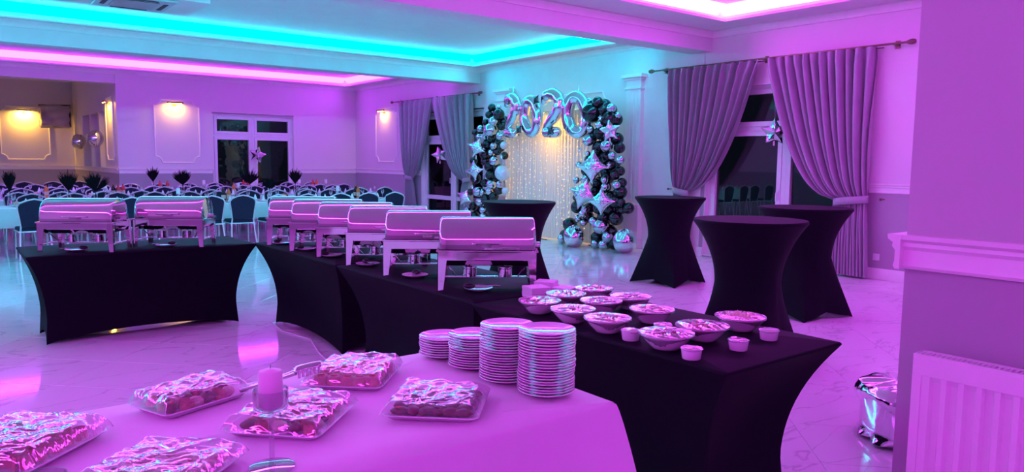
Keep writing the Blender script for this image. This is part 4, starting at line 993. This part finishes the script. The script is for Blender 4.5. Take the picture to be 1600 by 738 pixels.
# paper napkin stacks
def napkins(label, x, y, rz, h, w=.125):
    t = thing('napkin_stack', label, 'napkins', (x, y, TH+.001), rz, 'stacks of white paper napkins')
    rnd = random.Random(h); n = 11; th = h/n
    for k in range(n):
        dx, dy, a = rnd.uniform(-.0015, .0015), rnd.uniform(-.0015, .0015), rnd.uniform(-.012, .012)
        MB().box(-w/2, w/2, -w/2, w/2, 0, th*.94).xf(Matrix.Rotation(a, 4, 'Z')).build('napkin', 'napkin', t, smooth=False, loc=(dx, dy, k*th))
    return t
napkins('front left stack of white paper napkins by the nearest chafing dish', 2.745, 3.28, math.radians(-12), .064)
napkins('rear stack of white paper napkins touching the chafing dish leg', 2.90, 3.375, math.radians(35), .070, .12)
napkins('right stack of white paper napkins beside the bowls', 2.90, 3.20, math.radians(22), .056, .12)

# ------------------------------------------------------------------ plate stacks
plate_me = MB().lathe([(.0001, .003), (.055, .003), (.058, .0), (.064, .0005), (.068, .005), (.090, .010), (.097, .0125), (.0985, .0145), (.097, .0165), (.090, .0145), (.068, .009), (.060, .007), (.0001, .007)], 48).mesh('dessert_plate', 'china', 55)
rnd = random.Random(8)
for x, y, n, wh in ((1.605, 2.50, 8, 'shortest stack, farthest from the corner'), (1.615, 2.30, 13, 'second stack from the far end'), (1.61, 2.09, 21, 'third stack from the far end'), (1.625, 1.885, 23, 'tallest stack, nearest the table corner')):
    st_ = .0094 if n > 9 else .0098; z = T1
    for k in range(n):
        o = place('dessert_plate', plate_me, loc=(x+rnd.uniform(-.002, .002) + .004*(k/n)*(1 if n > 20 else 0), y+rnd.uniform(-.002, .002), z), rz=rnd.uniform(0, 6)); z += st_
        pos = 'bottom one' if k == 0 else ('top one' if k == n-1 else '%s from the top' % ORD[n-1-k])
        tag(o, 'white plate, %s in the %s' % (pos, wh), 'plate', 'white dessert plates in the ' + wh.split(',')[0])

# ------------------------------------------------------------------ platters of cold food under film
def tray_mesh(L, W, lip=.016):
    def ring(q, z, r):
        pts = []
        for cx, cy, a0 in ((L/2*q-r, W/2*q-r, 0), (-L/2*q+r, W/2*q-r, 1), (-L/2*q+r, -W/2*q+r, 2), (L/2*q-r, -W/2*q+r, 3)):
            for k in range(5): a = PI/2*(a0+k/4); pts.append((cx+r*math.cos(a), cy+r*math.sin(a), z))
        return pts
    rs = [ring(.80, 0, .02), ring(.86, .002, .022), ring(.97, lip, .026), ring(1.0, lip+.001, .028), ring(1.0, lip+.004, .028), ring(.965, lip+.004, .025), ring(.85, .006, .02), ring(.5, .005, .015)]
    vs = [p for r in rs for p in r]; n = 20; fs = [tuple(range(n-1, -1, -1)), tuple((len(rs)-1)*n+k for k in range(n))]
    for i in range(len(rs)-1):
        for k in range(n): fs.append((i*n+k, i*n+(k+1) % n, (i+1)*n+(k+1) % n, (i+1)*n+k))
    return MB().add(vs, fs)
def platter_film(L, W, h, seed, fold):
    rnd = random.Random(seed); p = [rnd.uniform(0, 6) for _ in range(8)]
    ridges = []
    for k in range(26):
        th = fold + rnd.gauss(0, .45) + (PI/2 if k % 6 == 5 else 0); px, py = rnd.uniform(-L/2, L/2), rnd.uniform(-W/2, W/2)
        ridges.append((math.cos(th), math.sin(th), px, py, rnd.uniform(.004, .013), rnd.uniform(.0018, .0050)*rnd.choice((1, 1, -.6)), rnd.uniform(.05, .16)))
    def fn(u, v):
        x, y = (u-.5)*2, (v-.5)*2; X, Y = x*L/2, y*W/2
        ex = min(1, (1-abs(x))/.22); ey = min(1, (1-abs(y))/.22); e = min(ex, ey); e = e*(2-e)
        wr = 0
        for c_, s_, px, py, w_, a_, ln in ridges:
            t_ = (X-px)*c_+(Y-py)*s_; d_ = abs(-(X-px)*s_+(Y-py)*c_ + .012*math.sin(t_*25+px*90))
            if d_ < w_*2.2 and abs(t_) < ln: wr += a_*max(0, 1-d_/w_)*(1-(t_/ln)**2)
        sag = .004*math.sin(2*PI*x*1.6+p[2])*math.sin(2*PI*y*1.4+p[3])
        return (X*1.01, Y*1.01, .021 + h*e*(1+.10*math.sin(3*x+p[5])*math.sin(2*y+p[6])) + (wr+sag)*(.25+.75*e))
    return MB().grid(fn, 110, 100)
roll_me = MB().lathe([(.0001, 0), (.0235, .0), (.0255, .003), (.0255, .032), (.022, .036), (.016, .0345), (.012, .038), (.0001, .0385)], 16).mesh('wrap_roll', 'tortilla', 50)
roll_fill = MB().lathe([(.0125, .037), (.010, .0425), (.0001, .044)], 12).mesh('filling', 'tomato', 50)
rnd = random.Random(12)
ham_me = MB().grid(lambda u, v: ((.030-.006*v)*math.cos(2*PI*u*1.6)*(.35+.65*u), (.022)*math.sin(2*PI*u*1.6)*(.35+.65*u), .034*v), 22, 4).mesh('ham_roll', 'ham', 70)
meat_me = MB().ball((0, 0, .018), .026, 12, 7, (1.25, .85, .72), .10, rnd).mesh('roast_slice', 'meat', 50)
egg_me = MB().ball((0, 0, .016), .024, 12, 7, (1.15, .9, .75), .07, rnd).mesh('stuffed_egg', 'egg', 60)
garn = MB().ball((0, 0, 0), .008, 8, 5, (1.2, .8, .7), .15, rnd).mesh('garnish', 'olive', 50)
pep = MB().ball((0, 0, 0), .010, 8, 5, (1.3, .7, .5), .15, rnd).mesh('pepper_piece', 'tomato', 50)
def platter(label, where, short, cx, cy, rz, L, W, kind, h, nx, ny, seed, fold, fm='film2'):
    rnd = random.Random(seed)
    t = thing('platter', 'platter of %s under film, %s' % (label, where), 'platter', (cx, cy, T1), rz, 'film-covered food platters')
    tray_mesh(L, W).build('tray', 'plastic', t, smooth=50)
    platter_film(L, W, h-.018, seed, fold).build('cling_film', fm, t, smooth=80, fix=False)
    c, s = math.cos(rz), math.sin(rz)
    for i in range(nx):
        for j in range(ny):
            x = (i+.5)/nx*L*.78-L*.39+rnd.uniform(-.004, .004); y = (j+.5)/ny*W*.76-W*.38+rnd.uniform(-.004, .004)
            me = {'roll': roll_me, 'ham': ham_me, 'meat': meat_me, 'egg': egg_me}[kind if kind != 'mix' else ('meat', 'ham', 'egg')[(i+j) % 3]]
            n_ = {'roll': 'wrap_roll', 'ham': 'ham_roll', 'meat': 'roast_slice', 'egg': 'stuffed_egg', 'mix': 'canape'}[kind]
            o = place(n_, me, loc=(cx+c*x-s*y, cy+s*x+c*y, T1+.0075), rz=rnd.uniform(0, 6)); o.scale = [1, 1, (h-.022)/.042*rnd.uniform(.9, 1.02)]
            tag(o, '%s, %s from the left, %s row from the front, platter %s' % ({'roll': 'tortilla roll', 'ham': 'ham roll', 'meat': 'roast piece', 'egg': 'stuffed egg', 'mix': 'canape'}[kind], ORD[i], ORD[j], short), 'food', 'food pieces on the platter ' + short)
            if kind == 'roll': place('filling', roll_fill, o)
            if (i*7+j*3) % 3 == 0: g = place('garnish', garn if (i+j) % 2 else pep, o, loc=(.004, .003, .036 if kind != 'ham' else .032))
    return t
platter('mixed dark meat', 'at the back left of the white table', 'at back left', .625, 2.47, math.radians(20), .31, .20, 'mix', .062, 6, 3, 1, .4)
platter('red and pale canapes', 'behind the glass candle holder', 'behind the candle', .82, 2.11, math.radians(-46), .29, .32, 'mix', .058, 5, 5, 2, .2, 'film')
platter('tortilla rolls', 'with tongs leaning on it', 'with the tongs', 1.165, 2.405, math.radians(-43), .28, .31, 'roll', .060, 5, 5, 3, .2)
platter('dark roast meat', 'in front of the plate stacks', 'before the plates', 1.24, 1.965, math.radians(-43), .30, .30, 'meat', .050, 6, 5, 4, .3, 'film')
platter('rosy ham rolls', 'at the left edge of the white table', 'at the left edge', .15, 2.31, math.radians(-46), .30, .33, 'ham', .062, 5, 5, 5, .25)
platter('stuffed eggs', 'at the front edge left of the candle', 'left of the candle', .415, 1.925, math.radians(-48), .29, .30, 'egg', .050, 5, 5, 6, .15, 'film')

# candle in a stemmed glass holder, and its twin at the frame edge
def candle_holder(label, lab2, x, y, rz=0, hgt=1.0):
    t = thing('candle_holder', label, 'candle holder', (x, y, T1), rz, 'stemmed glass candle holders')
    MB().lathe([(.0001, .006), (.02, .005), (.05, .003), (.057, .0015), (.057, 0), (.03, 0), (.0001, 0)][::-1], 40).build('foot', 'crystal', t, smooth=60)
    MB().lathe([(.010, .004), (.0065, .02), (.006, .06), (.0075, .11), (.009, .135), (.007, .146)], 20).build('stem', 'crystal', t, smooth=60)
    MB().lathe([(.007, .146), (.03, .150), (.041, .156), (.0435, .164), (.0435, .205), (.0415, .205), (.0405, .166), (.036, .160), (.0001, .158)], 40).build('cup', 'crystal', t, smooth=50)
    o = MB().lathe([(.0001, 0), (.029, 0), (.030, .002), (.030, .085), (.027, .091), (.012, .096), (.0001, .097)], 32).build('candle', 'wax', smooth=40, loc=(x, y, T1+.161)); tag(o, lab2, 'candle', 'white pillar candles')
    MB().tube([(0, 0, .095), (.001, 0, .106)], .001, 5).build('wick', 'black', o)
candle_holder('clear stemmed glass candle holder in front of the red canape platter', 'thick white candle standing in the stemmed glass holder', .652, 1.825)
def bare_holder(label, x, y):
    t = thing('glass_holder', label, 'candle holder', (x, y, T1), 0)
    MB().lathe([(.0001, 0), (.03, 0), (.05, .0015), (.05, .003), (.02, .005), (.0001, .006)], 36).build('foot', 'crystal', t, smooth=60)
    MB().lathe([(.010, .004), (.0065, .02), (.006, .06), (.009, .083)], 16).build('stem', 'crystal', t, smooth=60)
    MB().lathe([(.007, .083), (.03, .088), (.041, .095), (.0435, .115), (.0415, .115), (.0385, .1), (.0001, .098)], 36).build('cup', 'crystal', t, smooth=50)
bare_holder('empty glass holder whose rim shows at the bottom edge of the frame', .155, 1.80)
# tongs leaning on the roll platter
t = thing('serving_tongs', 'steel serving tongs with comb teeth leaning on the tortilla roll platter', 'tongs', (.925, 2.40, T1+.062), math.radians(-22))
def arm(s):
    m_ = MB().tube([(-.16, 0, -.045+.0*s), (-.10, .006*s, -.03), (-.03, .010*s, -.012), (.02, .014*s, .004)], [.014, .013, .013, .016], 8, flat=.4)
    return m_
for s in (-1, 1): arm(s).build('arm', 'steel2', t)
MB().grid(lambda u, v: (.012+.09*v, (u-.5)*.058*(1-.15*v), .010+.028*v+.012*math.sin(PI*u)-.012*v*v), 9, 8).build('shovel', 'steel', t, solid=.002)
for k in range(6): MB().tube([(.03+.013*k, -.020, .012+.003*k), (.03+.013*k, -.030, -.010+.003*k)], .0042, 6).build('tooth', 'steel2', t)
# pale tube standing for the light slit under the table hems; backdrop cable
o = MB().tube([(2.30, 5.15, .006), (2.36, 5.5, .006), (2.48, 5.95, .006), (2.40, 6.4, .006), (2.46, 6.85, .006)], .006, 6).build('hem_light_slit', 'pvc'); tag(o, 'pale tube for the light slit at the foot of the black buffet tables', 'cable')
t = thing('floor_cable', 'black cable lying at the foot of the white lit backdrop', 'cable', (9.45, 11.6, .008))
MB().tube([(0, -.6, 0), (.02, -.2, 0), (-.03, .1, 0), (.0, .5, 0), (.1, .8, 0)], .008, 6).build('lead', 'black', t); MB().box(-.03, .03, .08, .2, -.006, .03).build('plug', 'black', t, smooth=False)

# ================================================================== GUEST TABLES
rowsd = [('nearest guest table row', .25, 13.42, 14.18, 4, 7.45), ('middle guest table row', -.40, 15.85, 16.60, 5, 8.60), ('farthest guest table row', -.40, 18.20, 18.95, 5, 8.60), ('side room', -2.2, 22.3, 23.05, 3, 3.2)]
tlg = MB().tube([(0, 0, 0), (0, 0, .71)], .016, 6).mesh('leg', 'steel2')
ttop = MB().box(-.85, .85, -.355, .355, .71, .738).mesh('tabletop', 'wood', False)
clm = cloth_mesh(1.80, .76, .748, .30, 5, .006, 1, .015).mesh('tablecloth', 'white_cloth', 60)
for rn, x0, y0, y1, n, x1 in rowsd:
    L = (x1-x0)/n
    for k in range(n):
        cx, cy = x0+(k+.5)*L, (y0+y1)/2
        t = thing('banquet_table', 'white clothed banquet table, %s from the left in the %s' % (ORD[k], rn), 'table', (cx, cy, 0), 0, 'long guest tables')
        place('tabletop', ttop, t)
        for sx in (-.78, .78):
            for sy in (-.30, .30): place('leg', tlg, t, loc=(sx, sy, 0))
        o = place('tablecloth', clm, loc=(cx, cy, 0)); o.scale = (L/1.80*.976, 1, 1); tag(o, 'white cloth on the %s banquet table from the left in the %s' % (ORD[k], rn), 'tablecloth', 'white guest tablecloths')

def make_chair(label, loc, rz, group):
    t = thing('banquet_chair', label, 'chair', loc, rz, group)
    MB().hexa([(-.20, -.19, .43), (.20, -.19, .43), (.215, .22, .43), (-.215, .22, .43)], [(-.195, -.185, .495), (.195, -.185, .495), (.21, .215, .485), (-.21, .215, .485)]).build('seat', 'navy', t, smooth=False, bevel=.018)
    MB().tube([(-.205, -.195, .425), (.205, -.195, .425), (.22, .225, .425), (-.22, .225, .425)], .011, 6, closed=True).build('seat_frame', 'champ', t)
    out = [(-.165, .50), (-.175, .60), (-.195, .74), (-.20, .80), (-.175, .835), (-.09, .872), (0, .893)]
    out = out + [(-x, z) for x, z in out[-2::-1]]
    def bk(u, v, w): return (u, -.195-.10*(v-.45)+w, v)
    MB().prism(out, bk, -.022, .022).build('backrest', 'navy', t, smooth=False, bevel=.012)
    fr = [bk(x*1.07, z if z < .8 else z+.012, 0) for x, z in out]
    MB().tube([(-.185, -.19, .42)]+fr+[(.185, -.19, .42)], .0125, 7).build('back_frame', 'champ', t)
    for s in (-1, 1):
        MB().tube([(s*.185, -.19, .43), (s*.20, -.235, .20), (s*.215, -.285, 0.0)], .0125, 7).build('leg', 'champ', t)
        MB().tube([(s*.20, .21, .43), (s*.205, .225, .2), (s*.21, .235, 0.0)], .0125, 7).build('leg', 'champ', t)
    MB().box(-.016, .016, -.003, .003, -.012, .012).build('handle', 'champ', t, smooth=False, loc=(0, -.195-.10*.43, .902))
    return t
c0 = None
def chair_row(xs, y, rz, side, rn):
    global c0
    g = 'navy banquet chairs along the ' + rn; rnd = random.Random(len(xs)+int(y*7))
    for k, x in enumerate(xs):
        lab = 'navy banquet chair, %s from the left, %s side of the %s' % (ORD[k], side, rn.replace(' table', ''))
        a = rz+rnd.uniform(-.06, .06); yy = y+rnd.uniform(-.04, .04)
        if c0 is None: c0 = make_chair(lab, (x, yy, 0), a, g)
        else: dup(c0, (x, yy, 0), a, lab, g)
R0 = [.46, 1.17, 1.78, 2.47, 3.06, 3.66, 4.20, 4.80, 5.35, 6.0, 6.57, 7.13]
chair_row(R0, 13.10, 0, 'near', rowsd[0][0]); chair_row([x+.15 for x in R0[:-2]] + [6.62, 7.18], 14.50, PI, 'far', rowsd[0][0])
R1 = [-.1+.64*k for k in range(14)]
chair_row([x for x in R1 if x > .3], 15.55, 0, 'near', rowsd[1][0]); chair_row([x+.2 for x in R1[:-1] if x > .3], 16.92, PI, 'far', rowsd[1][0])
chair_row([x+.1 for x in R1 if x > .5], 17.90, 0, 'near', rowsd[2][0]); chair_row([x for x in R1 if x > .5], 19.27, PI, 'far', rowsd[2][0])
chair_row([.6, 1.2, 1.8, 2.4, 3.0], 22.0, 0, 'near', 'side-room table')

# ------------------------------------------------------------------ things on the guest tables
TZ = .752
def vase_palm(label, lab2, x, y, spread, seed, h=.36):
    o = MB().lathe([(.0001, 0), (.045, 0), (.05, .004), (.045, .05), (.032, .12), (.03, .17), (.045, .20), (.043, .20), (.027, .17), (.03, .12), (.04, .05), (.0001, .01)], 20).build('glass_vase', 'glass', smooth=50, loc=(x, y, TZ)); tag(o, label, 'vase', 'glass vases on the guest tables')
    t = thing('palm_leaf_bunch', lab2, 'dried leaves', (x, y, TZ+.02), 0, 'black palm leaf bunches')
    rnd = random.Random(seed); MB().tube([(0, 0, 0), (0, 0, .22)], .006, 6).build('stem', 'palm', t)
    nl = 3 if spread < .5 else 4; spread *= .85
    for L in range(nl):
        base = (L-(nl-1)/2)/(max(1, nl-1)/2)*spread if nl > 1 else 0
        lf = MB(); yaw = rnd.uniform(-.35, .35)+.65
        for k in range(7):
            a = base + (k-3)*.075; ln = h*(1-.07*abs(k-3))*rnd.uniform(.9, 1.1)
            dx, dz = math.sin(a), math.cos(a); w_ = .0095
            px, pz = math.cos(a)*w_, -math.sin(a)*w_
            def pt(r, s): return ((dx*r+px*s)*math.cos(-yaw), (dx*r+px*s)*math.sin(-yaw)+.01*math.sin(k*2+L), .2+dz*r+pz*s)
            a0, a1, a2, a3 = pt(0, 0), pt(ln*.6, -1), pt(ln, 0), pt(ln*.6, 1)
            tk = (math.sin(-yaw)*.004, math.cos(-yaw)*.004)
            lo = [a0, a1, a2, a3]; lf.add([(p[0]-tk[0], p[1]-tk[1], p[2]) for p in lo]+[(p[0]+tk[0], p[1]+tk[1], p[2]) for p in lo], [(0,1,2,3),(7,6,5,4),(0,4,5,1),(1,5,6,2),(2,6,7,3),(3,7,4,0)])
        lf.build('palm_leaf', 'palm', t, smooth=False)
for i, (x, y, sp, wh) in enumerate(((.96, 13.95, .35, 'leftmost of the nearest row'), (1.75, 13.9, .42, 'second from the left of the nearest row'), (2.10, 13.7, .95, 'behind the left chafing dish, spread widest'), (4.0, 18.45, .42, 'before the wall panel on the farthest row'), (4.07, 16.2, .75, 'left of the window on the middle row'), (5.46, 16.25, .8, 'in front of the back window'), (6.45, 16.2, .5, 'at the right edge of the back window'), (4.98, 13.75, .9, 'low before the back window on the nearest row'))):
    vase_palm('clear glass vase of black palm leaves, ' + wh, 'bunch of black dried palm leaves, ' + wh, x, y, sp, i, .34 if i != 7 else .22)
cand = None
for x, y, wh in ((2.65, 16.2, 'left on the middle row'), (3.40, 13.85, 'on the nearest row above the right chafing dish'), (5.12, 18.5, 'left of the window on the farthest row'), (5.17, 16.15, 'before the window on the middle row'), (7.48, 18.5, 'right of the window on the farthest row'), (8.2, 18.5, 'rightmost on the farthest row'), (6.39, 13.85, 'rightmost on the nearest row')):
    lab = 'white pillar candle on a glass foot, ' + wh
    if cand is None:
        cand = thing('table_candle', lab, 'candle', (x, y, TZ), 0, 'white candles on the guest tables')
        MB().lathe([(.0001, 0), (.05, 0), (.05, .005), (.012, .012), (.010, .12), (.04, .135), (.042, .15), (.0001, .15)], 18).build('glass_foot', 'glass', cand, smooth=50)
        MB().lathe([(.0001, .15), (.034, .15), (.035, .24), (.03, .247), (.0001, .248)], 18).build('wax_pillar', 'wax', cand, smooth=40)
    else: dup(cand, (x, y, TZ), 0, lab)
BP = [(.0001, 0), (.034, 0), (.038, .006), (.037, .10), (.038, .16), (.034, .185), (.018, .208), (.013, .22), (.013, .235)]
def bottle_proto(name, m, label, loc):
    t = thing(name, label, 'bottle', loc, 0, 'drink bottles on the guest tables')
    MB().lathe(BP, 14).build('bottle_body', m, t, smooth=50)
    MB().lathe([(.0385, .06), (.039, .062), (.039, .125), (.0385, .127)], 14).build('paper_label', 'label', t, smooth=50)
    MB().lathe([(.015, .232), (.015, .25), (.0001, .251)], 10).build('cap', 'tomato', t, smooth=40)
    return t
prot = {}
for nm, m, x, y, what, wh in (('cola_bottle', 'cola', 4.10, 13.62, 'dark cola bottle', 'on the nearest row, left of an orange bottle'), ('juice_bottle', 'juice', 4.19, 13.62, 'orange juice bottle', 'on the nearest row right of the dark bottle'),
        ('cola_bottle', 'cola', 6.72, 13.75, 'dark cola bottle', 'at the right end of the nearest row'), ('cola_bottle', 'cola', 6.80, 13.85, 'dark cola bottle', 'rearmost of the pair at the right end of the nearest row'), ('juice_bottle', 'juice', 6.74, 13.66, 'orange juice bottle', 'at the right end of the nearest row'),
        ('juice_bottle', 'juice', 5.06, 16.1, 'orange juice bottle', 'beside the candle on the middle row'), ('red_juice_bottle', 'redj', 2.88, 16.2, 'red juice bottle', 'right of the spread palm leaves'), ('red_juice_bottle', 'redj', 2.98, 16.3, 'red juice bottle', 'second right of the spread palm leaves'), ('cola_bottle', 'cola', 2.80, 16.25, 'dark cola bottle', 'beside the red bottles on the middle row'),
        ('red_juice_bottle', 'redj', 4.13, 18.4, 'red juice bottle', 'left of the pair right of the narrow palm bunch'), ('red_juice_bottle', 'redj', 4.29, 18.4, 'red juice bottle', 'right of the pair beyond the narrow palm bunch'),
        ('red_juice_bottle', 'redj', 6.02, 18.4, 'red juice bottle', 'left of two before the window mullion'), ('red_juice_bottle', 'redj', 6.14, 18.4, 'red juice bottle', 'right of two before the window mullion'), ('juice_bottle', 'juice', 1.68, 16.2, 'orange juice bottle', 'leftmost on the middle row'), ('red_juice_bottle', 'redj', 7.80, 18.4, 'red juice bottle', 'on the right part of the farthest row'), ('juice_bottle', 'juice', 7.92, 18.45, 'orange juice bottle', 'on the right part of the farthest row')):
    lab = what + ' ' + wh
    if nm not in prot: prot[nm] = bottle_proto(nm, m, lab, (x, y, TZ))
    else: dup(prot[nm], (x, y, TZ), 0, lab)
o = MB().lathe([(.0001, 0), (.032, 0), (.046, .12), (.044, .12), (.03, .01), (.0001, .008)], 16).build('juice_glass', 'juice', smooth=50, loc=(5.26, 13.75, TZ)); tag(o, 'wide glass of orange drink on the nearest guest table row', 'glass')
for x, y, m, wh in ((5.62, 13.8, 'tomato', 'red fruit on the nearest guest row'), (1.05, 13.62, 'salad1', 'salad at the left end of the nearest guest row'), (1.9, 16.15, 'tortilla', 'pale snacks on the middle guest row'), (2.45, 16.2, 'egg', 'buns behind the left chafing dish')):
    o = MB().lathe([(.0001, .004), (.07, .004), (.12, .03), (.13, .035), (.128, .038), (.08, .012), (.0001, .01)], 24).build('food_dish', 'china', smooth=50, loc=(x, y, TZ)); tag(o, 'white dish heaped with ' + wh, 'dish', 'food dishes on the guest tables')
    rnd = random.Random(int(x*10)); hp = MB()
    for k in range(14): hp.ball((rnd.uniform(-.07, .07), rnd.uniform(-.07, .07), .035+rnd.uniform(0, .035)), .026, 8, 5, (1, 1, .8), .08, rnd)
    hp.build('food_heap', m, o)['kind'] = 'stuff'
# place settings: wine glass, plate and napkin at every seat that shows
gl_me = MB().lathe([(.0001, .004), (.03, .003), (.032, 0), (.031, 0), (.004, .006), (.0035, .08), (.02, .095), (.034, .13), (.032, .185), (.0305, .185), (.032, .13), (.018, .098), (.0001, .092)], 14).mesh('wine_glass', 'glass', 60)
pl_me = MB().lathe([(.0001, .002), (.08, .002), (.12, .014), (.125, .016), (.12, .018), (.08, .007), (.0001, .006)], 20).mesh('dinner_plate', 'china', 60)
nk_me = MB().lathe([(.045, 0), (.03, .03), (.015, .08), (.0001, .11)], 8).mesh('folded_napkin', 'white_cloth', 30)
for rn, x0, y0, y1, n, x1 in rowsd[:3]:
    xs = R0 if y0 < 14 else [x for x in R1 if x > .3]
    for side, yy, sg in (('near', y0+.16, 1), ('far', y1-.16, -1)):
        for q, x in enumerate(xs):
            if x > x1-.2: continue
            for me, nm, dx, dz, what, ct in ((gl_me, 'wine_glass', .17, .16, 'wine glass', 'glass'), (pl_me, 'dinner_plate', 0, 0, 'white dinner plate', 'plate'), (nk_me, 'folded_napkin', 0, 0, 'folded white napkin', 'napkin')):
                o = place(nm, me, loc=(x+dx*sg, yy+dz*sg*.7, TZ+(.008 if nm == 'folded_napkin' else 0)))
                tag(o, '%s, %s from the left, %s side of the %s' % (what, ORD[q], side, rn.replace(' table', '')), ct, '%s on the %s' % ({'wine_glass': 'wine glasses', 'dinner_plate': 'dinner plates', 'folded_napkin': 'folded napkins'}[nm], rn))
